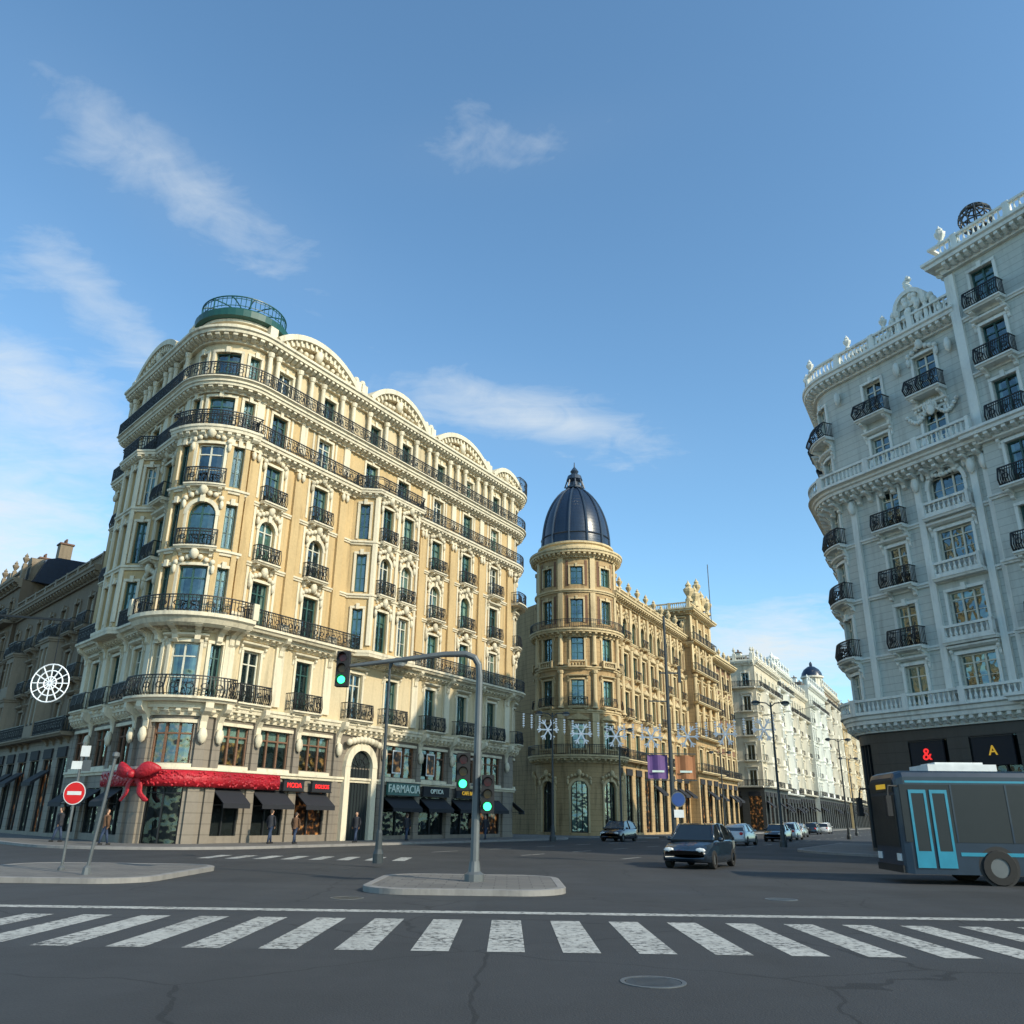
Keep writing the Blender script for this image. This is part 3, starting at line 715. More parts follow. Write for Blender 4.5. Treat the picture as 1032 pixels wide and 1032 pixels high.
b.add('trim',[V.map(11,.2,zt),V.map(15,.2,zt),V.map(15,.2,zt+.9),V.map(13,.2,zt+2.2),V.map(11,.2,zt+.9),V.map(11,-.5,zt),V.map(15,-.5,zt),V.map(15,-.5,zt+.9),V.map(13,-.5,zt+2.2),V.map(11,-.5,zt+.9)],[(0,1,2,3,4),(5,6,7,8,9),(0,5,9,4),(4,9,8,3),(3,8,7,2),(2,7,6,1)])
urn(b,V,13,0,zt+2.1,1.9)
tube(b,'iron',[(29.0,118,28.5),(29.0,118,37.2)],.06,5)
footprint(b,G,[(24,146),(-8,112),(3,93)],24.7)
b.finish()
# ================================================================== FAR STREET ROW
o=G.map(53,0,0); pos=Vector((o[0],o[1]))+dV*9+Vector((.884,-.468))*1.2
far=[(20,[7,11,15,19,23],26.8,'farwhite','fartrim',3.3,(1,4),False,1.0),(18,[6.5,10.5,14.5,18.5,22.5,26],29,'farwhite','whitetrim',3.0,(0,3),False,.2),(22,[7,11,15,19,23],27.5,'farwhite','fartrim',3.2,(1,4),True,-.4),(26,[7,11,15,19,23,27],31.0,'white','whitetrim',3.4,(2,5),False,.6),(30,[7,11,15,19,23,27,31],34,'dim','fartrim',3.6,(1,4,6),False,.2),(30,[7,11,15,19,23,27],31,'ochre','trim',3.6,(2,),False,.8),(60,[7,11,15,19,23,27,31],36,'farwhite','fartrim',4,(1,5,9),False,0)]
nmx=Vector((-.884,.468))
for i,(L,zs,top,wl,tr,sp_,bays,man,off) in enumerate(far):
    q0=pos-nmx*off
    bk=[tuple(q0+dV*L+nmx*16),tuple(q0+nmx*16)]
    nb('apartment_building',q0,hV,L-.05,zs,top,wl,tr,bk,side=(i==0),sp=sp_,lod=2,rsp=.4,bal='each' if i in(0,2) else 'alt',roof='roofm',style='hood',base='granite',bays=bays,mansard=man)
    if i==4:
        t=Bld('rooftop_dome',{'trim':'fartrim','dome':'slate'})
        cc=pos+dV*8+nmx*3; zb=34.5
        lathe(t,'trim',cc,[(2.4,zb),(2.4,zb+3.5),(3.0,zb+3.8),(3.0,zb+4.2)],20); lathe(t,'dome',cc,[(2.8,zb+4.2),(2.6,zb+5.1),(2.0,zb+6.1),(.9,zb+6.9),(.4,zb+7),(.4,zb+7.8),(0,zb+8.4)],24)
        for k in range(8):
            a=2*math.pi*k/8; lathe(t,'trim',(cc[0]+2.55*math.cos(a),cc[1]+2.55*math.sin(a)),[(.22,zb),(.22,zb+3.5)],6)
        t.finish()
    if i in (1,):
        t=Bld('rooftop_turret',{'trim':'whitetrim','glazing':'room'})
        cc=pos+dV*(L-2.6)+nmx*2.4
        lathe(t,'trim',cc,[(1.8,top),(1.8,top+2.8),(2.2,top+3.0),(2.2,top+3.3),(1.3,top+3.4),(1.3,top+4.4),(1.6,top+4.6),(1.2,top+5.1),(.3,top+5.6),(0,top+6.4)],16)
        for k in range(8):
            a=2*math.pi*(k+.5)/8; cx,cy=cc[0]+1.81*math.cos(a),cc[1]+1.81*math.sin(a); tx,ty=-math.sin(a)*.3,math.cos(a)*.3
            t.add('glazing',[(cx-tx,cy-ty,top+1),(cx+tx,cy+ty,top+1),(cx+tx,cy+ty,top+2.5),(cx-tx,cy-ty,top+2.5)],[(0,1,2,3)])
        t.finish()
    pos=pos+dV*L
nb('apartment_building',(pos.x+2,pos.y+30),-20,70,[7,11,15,19,23,27,31],35,'farwhite','fartrim',[(pos.x+60,pos.y+60),(pos.x+2,pos.y+60)],sp=4,lod=2,rsp=.6,bal='none')
# ================================================================== RIGHT WHITE BUILDING
b=Bld('white_corner_building',{'walls':'white','base':'granite','trim':'whitetrim','carving':'whitetrim'})
K=Vector((20.85,51.4)); hG=-117.9; hA=-61.2
P=Path(K+dV*20,hG).line(20-1.62).arc(3.0,hA-hG)
U=P.L; P.line(9.5); X=P.L
FR=[7.5,11.0,14.6,18.2,21.9,25.7,29.7]
cR=[2.5,6.1,9.7,13.3,17.0]; ca=U-1.48; c1=U+3.0; c2=U+6.75
def brack(P,u0,u1,z,d): 
    k=int((u1-u0)/.8)
    for i in range(k+1): console(b,P,u0+(u1-u0)*i/k,z,d,.6,.25)
gop=[(u,2.4,.3,6.0,False) for u in cR]+[(ca,1.4,.3,6.0,False),(c1,2.4,.3,6.0,False),(c2,2.6,.3,6.0,False)]
row(b,P,0,X,0,7.5,gop,'base')
for o in gop:
    strip(b,P,'room',o[0]-o[1]/2,o[0]+o[1]/2,.3,6,-.27); strip(b,P,'shopglass',o[0]-o[1]/2,o[0]+o[1]/2,.3,6,-.2)
    for q in (-.5,-.17,.17,.5): box(b,P,'iron',o[0]+o[1]*q-.04,o[0]+o[1]*q+.04,-.23,-.1,.3,5.99)
    box(b,P,'iron',o[0]-o[1]/2,o[0]+o[1]/2,-.22,-.11,3.6,3.75)
cornice(b,P,0,X,6.6,.8,.9,mod=.5); slab(b,P,0,X,7.6,.95,.1); balustrade(b,P,0.1,X,7.6,.8,.85,pier=3.5)
for i in range(6):
    z,z1=FR[i],FR[i+1]; ops=[]
    for u in cR+[c1]: ops.append((u,1.3,z+.15,z+2.6,False))
    ops.append((ca,1.2,z+.15,z+2.6,False))
    wd=2.1 if i<4 else 1.4
    ops.append((c2,wd,z+(.85 if i<4 else .15),z+2.75,i==3))
    row(b,P,0,X,z,z1,ops)
    for o in ops:
        u=o[0]; lights=3 if o[1]>2 else 2
        window(b,P,u,o[1],o[2],o[3],'frame',0,lights); surround(b,P,u,o[1],o[2],o[3],'arch' if o[4] else ('garland' if (i in(3,5) and o[1]>1.35) else 'hood' if i in (0,2,4) else 'key'))
        if i in (1,2,3) and u!=c2: balcony(b,P,u-1.05,u+1.05,z+.1,.75,1.05,.11,belly=.14,ch=.5)
        if i==5: balcony(b,P,u-1.1,u+1.1,z+.1,.85,1.0,.11,belly=.3,ch=.6)
        if u==c2 and i<4: slab(b,P,u-1.5,u+1.5,z+.05,.55,.25); balustrade(b,P,u-1.45,u+1.45,z+.05,.42,.8,pier=2.9)
    if i!=4: course(b,P,0,X,z1-.25,.25,.18)
for u in (U+.45,c2-1.75,c2+1.75,X-.25): box(b,P,'trim',u-.2,u+.2,-.02,.2,8.5,20.9); blob(b,P,u,.3,20.4,.25,.2,.5); blob(b,P,u,.25,28.2,.22,.2,.5)
cornice(b,P,0,X,21.0,1.1,.8,mod=.45); slab(b,P,0,X,21.92,1.35,.15); balustrade(b,P,.1,X-.1,21.92,1.15,.9,pier=3.6); brack(P,.4,X-.4,21.05,.8)
cornice(b,P,0,X,29.3,.9,.85,mod=.45); balustrade(b,P,.1,X-.1,30.16,.5,1.0,pier=2.9)
for u in (ca-1.6,ca+.2,c1-1.0,c1+1.8): urn(b,P,u,.5,31.15,.8)
u=c2
box(b,P,'walls',u-1.1,u+1.1,-.6,.3,30.15,31.8); band(b,P,'trim',u,31.8,.02,.9,0,180,-.6,.42,12); band(b,P,'trim',u,31.8,.85,1.12,0,180,-.65,.6,12)
for q in (-1,1): 
    for j in range(5): blob(b,P,u+q*(1.25+.17*j),.3,31.8-.38*j,.26,.25,.3)
    column(b,P,u+q*.95,.45,30.2,31.8,.15,'trim',8)
for j in range(18): blob(b,P,u+R.uniform(-.6,.6),.45,31.2+R.uniform(-.6,1.3),.22,.16,.26)
for j in range(5): blob(b,P,u+R.uniform(-.25,.25),.1,33.1+j*.2,.3-.03*j,.25,.2)
# cartouche with shell, scrolls and swags
for q in (-1,1):
    for j in range(9):
        t=j/8; blob(b,P,c2+q*(.3+1.3*t),.16,24.75-.55*math.sin(math.pi*t)*1.0,.14,.13,.13)
        blob(b,P,c2+q*(.45+.28*math.cos(t*5)),.2,24.9+.3*math.sin(t*5),.09,.12,.09)
for j in range(-3,4): blob(b,P,c2+.13*j,.26,25.05-.02*j*j,.07,.12,.3)
blob(b,P,c2,.22,24.7,.3,.16,.4)
for j in range(-4,5): blob(b,P,c2+j*.22,.14,20.75-.2*math.cos(j*.38),.13,.13,.14)
box(b,P,'walls',U-6,X,-5,-2.6,29.5,32.6); box(b,P,'trim',U-6.1,X,-5.1,-2.4,32.6,32.85)
for u in (U-3,U,U+3): strip(b,P,'room',u-.5,u+.5,30.6,32.2,-2.59)
Bp=Path.pts([P.map(X,-8,0)[:2],P.map(X,.55,0)[:2],tuple(Vector(P.map(X,.55,0)[:2])+Vector((math.cos(rad(hA)),math.sin(rad(hA))))*20)])
s1=Bp.segs[0][2]
strip(b,Bp,'walls',0,s1,0,33.3)
cb=[s1+1.9+3.7*i for i in range(5)]
gop=[(u,2.4,.3,6.0,False) for u in cb]; row(b,Bp,s1,Bp.L,0,7.5,gop,'base')
for o in gop: strip(b,Bp,'room',o[0]-1.2,o[0]+1.2,.3,6,-.27); strip(b,Bp,'shopglass',o[0]-1.2,o[0]+1.2,.3,6,-.2)
FB2=[7.5,11.0,14.6,18.2,21.9,25.4,29.0,32.6]
for i in range(7):
    z,z1=FB2[i],FB2[i+1]; ops=[(u,1.35,z+.15,z+2.6,False) for u in cb]
    row(b,Bp,s1,Bp.L,z,z1,ops)
    for o in ops:
        window(b,Bp,o[0],o[1],o[2],o[3],'framed',0); surround(b,Bp,o[0],o[1],o[2],o[3],'hood' if i%2 else 'key'); balcony(b,Bp,o[0]-1.05,o[0]+1.05,z+.1,.75,1.0,.12,belly=.15)
    course(b,Bp,s1-1,Bp.L,z1-.25,.25,.18)
for z in (7.0,21.2): cornice(b,Bp,s1-.6,Bp.L,z,.9,.8,mod=.5)
cornice(b,Bp,0,Bp.L,32.3,1.0,.9,mod=.45); balustrade(b,Bp,.1,Bp.L,33.22,.5,1.0,pier=3.0)
urn(b,Bp,s1+.2,.4,34.2,1.0)
box(b,Bp,'trim',s1-.35,s1+.35,-.02,.2,22.2,32.1)
footprint(b,P,[(52,36),(58,66)],29.9)
pts=[Bp.map(0,0,0)[:2],Bp.map(s1,0,0)[:2],Bp.map(Bp.L,0,0)[:2],Bp.map(Bp.L,-9,0)[:2]]
cap(b,pts,33.25)
for p,q in ((pts[2],pts[3]),(pts[3],pts[0])): b.add('walls',[(p[0],p[1],0),(q[0],q[1],0),(q[0],q[1],33.3),(p[0],p[1],33.3)],[(0,1,2,3)])
eW=b.finish(); PW=P; UW=U
def sgn(P,u0,u1,z0,z1,txt,panel,letter,size,n=.05):
    s=Bld('shop_sign',{'panel':panel,'rim':'iron'})
    box(s,P,'panel',u0,u1,n,n+.12,z0,z1); box(s,P,'rim',u0-.05,u1+.05,n,n+.15,z1+.002,z1+.06); e=s.finish()
    textobj(e,'letters',txt,letter,P.frame((u0+u1)/2,n+.14,(z0+z1)/2),size)
sgn(P,c1-1.0,c1+1.0,4.5,5.9,'&','awning','redneon',.9,.0); sgn(P,c2-1.1,c2+1.1,4.5,5.9,'A','awning','yellow',.7,.0)
g=Bld('rooftop_globe_ornament',{'metal':'darksteel'})
gc=Vector((28.1,41.4,36.4)); gr=.95
tube(g,'metal',[(gc.x,gc.y,33.3),(gc.x,gc.y,35.4)],.12,8); lathe(g,'metal',gc,[(.7,33.4),(.7,34.1),(.4,34.2),(.3,35.1),(.5,35.3),(.5,35.45)],12)
for k in range(6):
    a=math.pi*k/6; tube(g,'metal',[gc+Vector((math.cos(a)*math.cos(t),math.sin(a)*math.cos(t),math.sin(t)))*gr for t in [2*math.pi*i/20 for i in range(21)]],.05,5)
for l in (-50,-25,0,25,50):
    tube(g,'metal',[gc+Vector((math.cos(t)*math.cos(rad(l)),math.sin(t)*math.cos(rad(l)),math.sin(rad(l))))*gr for t in [2*math.pi*i/20 for i in range(21)]],.05,5)
g.finish()
# ================================================================== GROUND
def sheet(name,pts,z,mat):
    me=bpy.data.meshes.new(name); me.from_pydata([(p[0],p[1],z) for p in pts],[],[tuple(range(len(pts)))]); ob=bpy.data.objects.new(name,me); sc.collection.objects.link(ob); me.materials.append(mat); return ob
def asphalt(name,c):
    m=bpy.data.materials.new(name); m.use_nodes=True; t=NT(m.node_tree); bs=m.node_tree.nodes['Principled BSDF']
    co=t.n('ShaderNodeTexCoord').outputs['Object']
    n1=t.noise(co,.25,6,.6); n2=t.noise(co,40,3); n3=t.noise(t.mapping(co,(.8,.12,1)),1,4)
    f=t.m('ADD',t.m('MULTIPLY',n1,.9),t.m('ADD',t.m('MULTIPLY',n2,.7),t.m('MULTIPLY',n3,.6)))
    ch=t.n('ShaderNodeTexVoronoi'); ch.inputs['Scale'].default_value=.11; ch.distance='CHEBYCHEV'; t.put(ch.inputs['Vector'],co)
    sp_=t.n('ShaderNodeSeparateXYZ'); t.put(sp_.inputs[0],ch.outputs['Color']); f=t.m('ADD',f,t.m('MULTIPLY',t.m('SUBTRACT',sp_.outputs[0],.5),.35))
    v=t.n('ShaderNodeTexVoronoi',feature='DISTANCE_TO_EDGE'); v.inputs['Scale'].default_value=.35; nv=t.n('ShaderNodeTexNoise'); nv.inputs['Scale'].default_value=1.2; t.put(nv.inputs['Vector'],co)
    t.put(v.inputs['Vector'],t.mix(.3,co,nv.outputs[1]))
    cr=t.m('LESS_THAN',v.outputs[0],.005); f=t.m('MULTIPLY',f,t.m('SUBTRACT',1.0,t.m('MULTIPLY',cr,.5)))
    vm=t.n('ShaderNodeVectorMath',operation='SCALE'); vm.inputs[0].default_value=c; t.put(vm.inputs['Scale'],t.m('ADD',.0,f))
    t.put(bs.inputs['Base Color'],vm.outputs[0]); t.put(bs.inputs['Roughness'],t.m('SUBTRACT',1.0,t.m('MULTIPLY',n1,.4)))
    bp=t.n('ShaderNodeBump'); bp.inputs['Strength'].default_value=.5; bp.inputs['Distance'].default_value=.02; t.put(bp.inputs['Height'],n2); t.put(bs.inputs['Normal'],bp.outputs[0]); return m
M['asphalt']=asphalt('asphalt',(.030,.031,.033))
def pavmat():
    m=bpy.data.materials.new('paving_slabs'); m.use_nodes=True; t=NT(m.node_tree); bs=m.node_tree.nodes['Principled BSDF']
    co=t.n('ShaderNodeTexCoord').outputs['Object']
    br=t.n('ShaderNodeTexBrick'); br.inputs['Scale'].default_value=1.0; br.inputs['Color1'].default_value=(.15,.14,.13,1); br.inputs['Color2'].default_value=(.2,.185,.165,1); br.inputs['Mortar'].default_value=(.07,.065,.06,1)
    br.inputs['Mortar Size'].default_value=.012; br.inputs['Brick Width'].default_value=.6; br.inputs['Row Height'].default_value=.4; t.put(br.inputs['Vector'],co)
    n=t.noise(co,.6,6); t.put(bs.inputs['Base Color'],t.mix(.6,br.outputs[0],t.mix(n,(.35,.35,.35,1),(1,1,1,1)),'MULTIPLY')); bs.inputs['Roughness'].default_value=.75; return m
M['paving']=pavmat(); M['kerb']=stone('granite_kerb',(.24,.23,.22),.7,.3)
def markmat():
    m=stone('road_paint',(.44,.44,.41),.7,.5,grime=.6); nt=m.node_tree; t=NT(nt); bs=nt.nodes['Principled BSDF']
    co=t.n('ShaderNodeTexCoord').outputs['Object']; w_=t.m('ADD',t.noise(co,9,6,.7),t.m('MULTIPLY',t.noise(co,.7,3),.35))
    src=bs.inputs['Base Color'].links[0].from_socket
    t.put(bs.inputs['Base Color'],t.mix(t.m('MULTIPLY',t.m('SUBTRACT',w_,.67,clamp=True),8,clamp=True),src,(.04,.04,.04,1))); return m
M['mark']=markmat()
sheet('ground',[(-2500,-1500),(2500,-1500),(2500,3500),(-2500,3500)],-.01,M['paving'])
sheet('road',[(-160,-25),(160,-25),(160,48),(60,60),(175,400),(150,430),(-10,110),(-25,90),(-160,130)],0,M['asphalt'])
def pavement(P,u0,u1,w,name='pavement'):
    q=Bld(name,{'top':'paving','kerb':'kerb'})
    sweep(q,P,'top',u0,u1,[(-.5,.004),(w,.004),(w,.13),(-.5,.13)]); sweep(q,P,'kerb',u0,u1,[(w,.004),(w+.25,.004),(w+.25,.125),(w+.22,.136),(w,.136)])
    q.finish()
pavement(PL,0,PL.L,4.5); pavement(PW,0,PW.L+0,4.0); pavement(Bp,s1,Bp.L,3.4)
pavement(Path(s3,hL).line(48),0,48,4.2); pavement(T,T.L*.28,T.L*.66,4.0); pavement(Path(BB,hV).line(250),3,250,4.0)
for (p0,a,c,rr) in (((-3.2,24.6),3,2.4,1.0),((-15,27.6),4,3.4,1.2)):
    isl=Bld('traffic_island',{'top':'paving','kerb':'kerb'})
    I=Path(p0,-90).line(a).arc(rr,90).line(c).arc(rr,90).line(a).arc(rr,90).line(c).arc(rr,90)
    pp=[I.map(u,0,0)[:2] for u in I.brk(0,I.L)][:-1]
    isl.add('top',[(p[0],p[1],.13) for p in pp],[tuple(range(len(pp)))]); sweep(isl,I,'kerb',0,I.L,[(0,.004),(.2,.004),(.2,.125),(.17,.136),(0,.136)]); isl.finish()
mk=Bld('road_markings',{'paint_lines':'mark'})
def quad(x0,y0,x1,y1,w,z=.004):
    d=Vector((x1-x0,y1-y0)).normalized(); n=Vector((-d.y,d.x))*w/2
    mk.add('paint_lines',[(x0+n.x,y0+n.y,z),(x0-n.x,y0-n.y,z),(x1-n.x,y1-n.y,z),(x1+n.x,y1+n.y,z)],[(0,1,2,3)])
for i in range(22): quad(-11+i*1.0,12.2,-11+i*1.0+.0,15.8,.5)
quad(-13,17,12,17,.4)
for k in range(3):
    off=6+k*5.0
    for i in range(26):
        p=Vector((-15,46))+Vector((.884,-.468))*(4.6+off)+dV*(4+i*6); q=p+dV*2.5
        quad(p.x,p.y,q.x,q.y,.14)
for i in range(8): quad(-12+i*1.1,35.5+i*.0,-12+i*1.1,38.5,.5)
mk.finish()
for (x,y) in ((1.6,10.2),(-3.4,19.5),(6.2,20.6)):
    mh=Bld('manhole_cover',{'disc':'darksteel','ring':'steel'})
    lathe(mh,'disc',(x,y),[(0,.006),(.3,.006),(.3,.001)],24); lathe(mh,'ring',(x,y),[(.31,.001),(.31,.008),(.36,.008),(.36,.001)],24)
    for i in range(-3,4): mh.add('ring',[(x-.2,y+i*.07-.01,.009),(x+.2,y+i*.07-.01,.009),(x+.2,y+i*.07+.01,.009),(x-.2,y+i*.07+.01,.009)],[(0,1,2,3)])
    mh.finish()
# ================================================================== STREET FURNITURE
def signal(b,c,z,face=-1,h=.95,green=True):
    x,y=c; w=.17
    bx=[(x-w,y-.14,z),(x+w,y-.14,z),(x+w,y+.14,z),(x-w,y+.14,z)]
    b.add('black',bx+[(p[0],p[1],z+h) for p in bx],[(0,1,2,3),(4,5,6,7),(0,1,5,4),(1,2,6,5),(2,3,7,6),(3,0,4,7)])
    for i,m in enumerate(('green_l','amb_off','red_off')):
        zc=z+.17+i*.3
        vs=[(x,y-.15,zc)]+[(x+.105*math.cos(t),y-.148,zc+.105*math.sin(t)) for t in [2*math.pi*j/14 for j in range(14)]]
        b.add(m,vs,[(0,j+1,(j+1)%14+1) for j in range(14)])
        vs=[];fs=[]
        for j in range(9):
            t=rad(-20+220*j/8)
            vs+=[(x+.125*math.cos(t),y-.14,zc+.125*math.sin(t)),(x+.125*math.cos(t),y-.34+.1*(1-math.sin(max(0,t))),zc+.125*math.sin(t))]
        for j in range(8): fs.append((2*j,2*j+1,2*j+3,2*j+2))
        b.add('black',vs,fs)
t=Bld('traffic_light',{})
x=-.83;y=23
tube(t,'steel',[(x,y,.13),(x,y,1.2),(x,y,5.3),(x-.03,y,5.6),(x-.15,y,5.8),(x-.4,y,5.9),(x-1,y,5.88),(x-3.6,y,5.52)],[.12,.11,.09,.09,.09,.09,.08,.05],10)
lathe(t,'steel',(x,y),[(.25,.13),(.25,.3),(.16,.36),(.13,.6)],12)
signal(t,(x-3.75,y-.05),4.95); tube(t,'steel',[(x-3.6,y,5.52),(x-3.75,y,5.5),(x-3.75,y,5.85)],.04,6)
signal(t,(x-.35,y-.1),2.3); signal(t,(x+.3,y-.1),1.75,h=.95); bar(t,'steel',(x-.35,y,3.1),(x,y,3.1),.06); bar(t,'steel',(x-.35,y,2.45),(x,y,2.45),.06); bar(t,'steel',(x,y,2.2),(x+.3,y,2.2),.06)
t.finish()
def disc(b,part,c,r,n=(0,-1),k=24,z=None):
    T_=Vector((-n[1],n[0],0)); 
    vs=[c]+[(c[0]+T_.x*r*math.cos(a),c[1]+T_.y*r*math.cos(a),c[2]+r*math.sin(a)) for a in [2*math.pi*i/k for i in range(k)]]
    b.add(part,vs,[(0,i+1,(i+1)%k+1) for i in range(k)])
def sign_no_entry(x,y,z):
    s=Bld('no_entry_sign',{'post':'steel'})
    tube(s,'post',[(x,y,.13),(x,y,3.55)],.04,8)
    lathe(s,'post',(x,y),[(.1,.13),(.1,.2),(.05,.25)],8)
    disc(s,'steel',(x,y-.045,z),.32); disc(s,'wpaint',(x,y-.05,z),.315); disc(s,'signred',(x,y-.055,z),.29)
    s.add('wpaint',[(x-.2,y-.06,z-.05),(x+.2,y-.06,z-.05),(x+.2,y-.06,z+.05),(x-.2,y-.06,z+.05)],[(0,1,2,3)])
    for (dx,z0,w,h,m) in ((-.08,2.8,.3,.22,'wpaint'),(.2,2.75,.24,.3,'steel'),(.1,3.15,.26,.3,'wpaint')):
        s.add(m,[(x+dx-w/2,y-.05,z0),(x+dx+w/2,y-.05,z0),(x+dx+w/2,y-.05,z0+h),(x+dx-w/2,y-.05,z0+h),(x+dx-w/2,y-.03,z0),(x+dx+w/2,y-.03,z0),(x+dx+w/2,y-.03,z0+h),(x+dx-w/2,y-.03,z0+h)],[(0,1,2,3),(4,5,6,7),(0,1,5,4),(2,3,7,6)])
    s.finish()
sign_no_entry(-12.3,25,2.15)
s=Bld('bollard_post',{'post':'steel'}); tube(s,'post',[(-10.9,23.5,.13),(-10.65,23.5,3.1)],.045,8); lathe(s,'post',(-10.9,23.5),[(.12,.13),(.1,.3),(.05,.35)],8); lathe(s,'post',(-10.65,23.5),[(0,3.2),(.09,3.17),(.1,3.08),(.05,3.02)],8); s.finish()
def lamp(x,y,h,arms,name='street_lamp',mat='darksteel',r=.09,z0=.13):
    s=Bld(name,{'post':mat,'head':mat,'lens':'wpaint'})
    tube(s,'post',[(x,y,z0),(x,y,1.0),(x,y,h)],[r*1.3,r*1.1,r*.6],10); lathe(s,'post',(x,y),[(r*2.6,z0),(r*2.6,z0+.3),(r*1.8,z0+.45),(r*1.5,1.1),(r*1.2,1.2)],12)
    for q in arms:
        dx=q
        tube(s,'post',[(x,y,h-.3),(x+dx*.3,y,h-.05),(x+dx*.8,y,h),(x+dx,y,h)],.04,6)
        lathe(s,'head',(x+dx,y),[(0,h+.12),(.2,h+.08),(.3,h-.03),(.28,h-.1)],12); lathe(s,'lens',(x+dx,y),[(.27,h-.1),(.15,h-.2),(0,h-.22)],12)
    return s
s=lamp(6.75,36,10.1,[]) 
bar(s,'post',(6.45,36,7.6),(7.35,36,7.6),.06); bar(s,'post',(7.3,36,7.2),(7.3,36,7.9),.12); bar(s,'post',(5.95,36,6.4),(6.75,36,6.4),.05)
for (dx,m) in ((-.55,'purple'),(.6,'orange')):
    x0=6.75+dx; n_=8; vs=[]
    for i in range(n_+1):
        xx=x0-.42+.84*i/n_; yy=36+.05*math.sin(i*1.1); vs+=[(xx,yy,3.25),(xx,yy+.03,4.2)]
    s.add(m,vs,[(2*i,2*i+2,2*i+3,2*i+1) for i in range(n_)])
    s.add('whitelet',[(x0-.25,35.94,3.5),(x0+.25,35.94,3.5),(x0+.25,35.94,3.58),(x0-.25,35.94,3.58)],[(0,1,2,3)])
    bar(s,'post',(6.75,36,4.25),(x0+(.45 if dx>0 else -.45),36,4.25),.04); bar(s,'post',(6.75,36,3.2),(x0+(.45 if dx>0 else -.45),36,3.2),.04)
disc(s,'signblue',(6.95,35.85,2.45),.26); disc(s,'steel',(6.95,35.86,2.45),.3); s.add('wpaint',[(6.75,35.86,1.75),(7.15,35.86,1.75),(7.15,35.86,2.05),(6.75,35.86,2.05)],[(0,1,2,3)])
s.finish()
lamp(-4.45,31,7.1,[.35],r=.07).finish()
lamp(17.6,57,9.2,[-1.0,1.0]).finish(); lamp(33,86,9.5,[-1.0,1.0]).finish(); lamp(9.5,74,9.0,[-1,1]).finish()
lamp(24,98,9,[-1,1]).finish(); lamp(44,112,9.5,[-1,1]).finish(); lamp(3.2,63,9,[-1,1]).finish()
def flake(b,c,r):
    for rr in (r,r*.66,r*.33): tube(b,'bulbs',[(c[0]+rr*math.cos(a),c[1],c[2]+rr*math.sin(a)) for a in [2*math.pi*i/24 for i in range(25)]],.016*max(1,r),4)
    for k in range(12):
        a=math.pi*2*k/12; bar(b,'bulbs',c,(c[0]+r*math.cos(a),c[1],c[2]+r*math.sin(a)),.022*max(1,r))
f=Bld('hanging_christmas_wheel',{'cable':'iron'}); flake(f,(-11.25,20.6,4.6),.46); bar(f,'cable',(-11.25,20.6,5.05),(-11.25,20.6,6.2),.015); bar(f,'cable',(-13.4,20.6,6.3),(-10.9,20.6,6.15),.05); tube(f,'steel',[(-13.4,20.6,0),(-13.4,20.6,6.5)],.08,8); f.finish()
f=Bld('christmas_light_string',{'cable':'iron'})
a=Vector(PL.map(E+1,0.2,10.6)); bb=Vector((26.0,66,10.6)); prev=None
for i in range(37):
    t=i/36; p=a.lerp(bb,t); p.z-=1.4*4*t*(1-t); 
    if prev: bar(f,'cable',prev,p,.025)
    if i%4 and 0<i<30:
        bar(f,'bulbs',p,p+Vector((0,0,-1.3)),.03)
        for j in range(6): bar(f,'bulbs',p+Vector((-.09,0,-.2*j-.1)),p+Vector((.09,0,-.2*j-.1)),.09)
    if i%4==0 and 0<i<30:
        c=(p.x,p.y,p.z-1.1); bar(f,'cable',p,c,.02)
        for k in range(6):
            an=math.pi*k/3; e_=Vector((c[0]+.95*math.cos(an),c[1],c[2]+.95*math.sin(an))); bar(f,'bulbs',c,e_,.11)
            for sg in (-1,1): 
                mid=Vector(c).lerp(e_,.6); bar(f,'bulbs',mid,mid+Vector((.36*math.cos(an+sg*.7),0,.36*math.sin(an+sg*.7))),.09)
    prev=p
f.finish()
# ------------------------------------------------------------------ vehicles
def loft(b,part,secs):
    k=len(secs[0]); vs=[p for s_ in secs for p in s_]; fs=[]
    for i in range(len(secs)-1):
        for j in range(k): fs.append((i*k+j,i*k+(j+1)%k,(i+1)*k+(j+1)%k,(i+1)*k+j))
    fs+=[tuple(range(k)),tuple(range((len(secs)-1)*k,len(secs)*k))]
    b.add(part,vs,fs)
def wheel(b,x,y,r,w=.22):
    vs=[];k=20
    for (rr,yy) in ((r*.55,-w/2),(r*.95,-w/2),(r,-w*.35),(r,w*.35),(r*.95,w/2),(r*.55,w/2)):
        vs+=[(x+rr*math.cos(2*math.pi*j/k),y+yy,r+rr*math.sin(2*math.pi*j/k)) for j in range(k)]
    b.add('rubber',vs,[(i*k+j,i*k+(j+1)%k,(i+1)*k+(j+1)%k,(i+1)*k+j) for i in range(5) for j in range(k)])
    for yy in (-w*.4,w*.4):
        vs=[(x,y+yy,r)]+[(x+r*.56*math.cos(2*math.pi*j/k),y+yy,r+r*.56*math.sin(2*math.pi*j/k)) for j in range(k)]
        b.add('steel',vs,[(0,j+1,(j+1)%k+1) for j in range(k)])
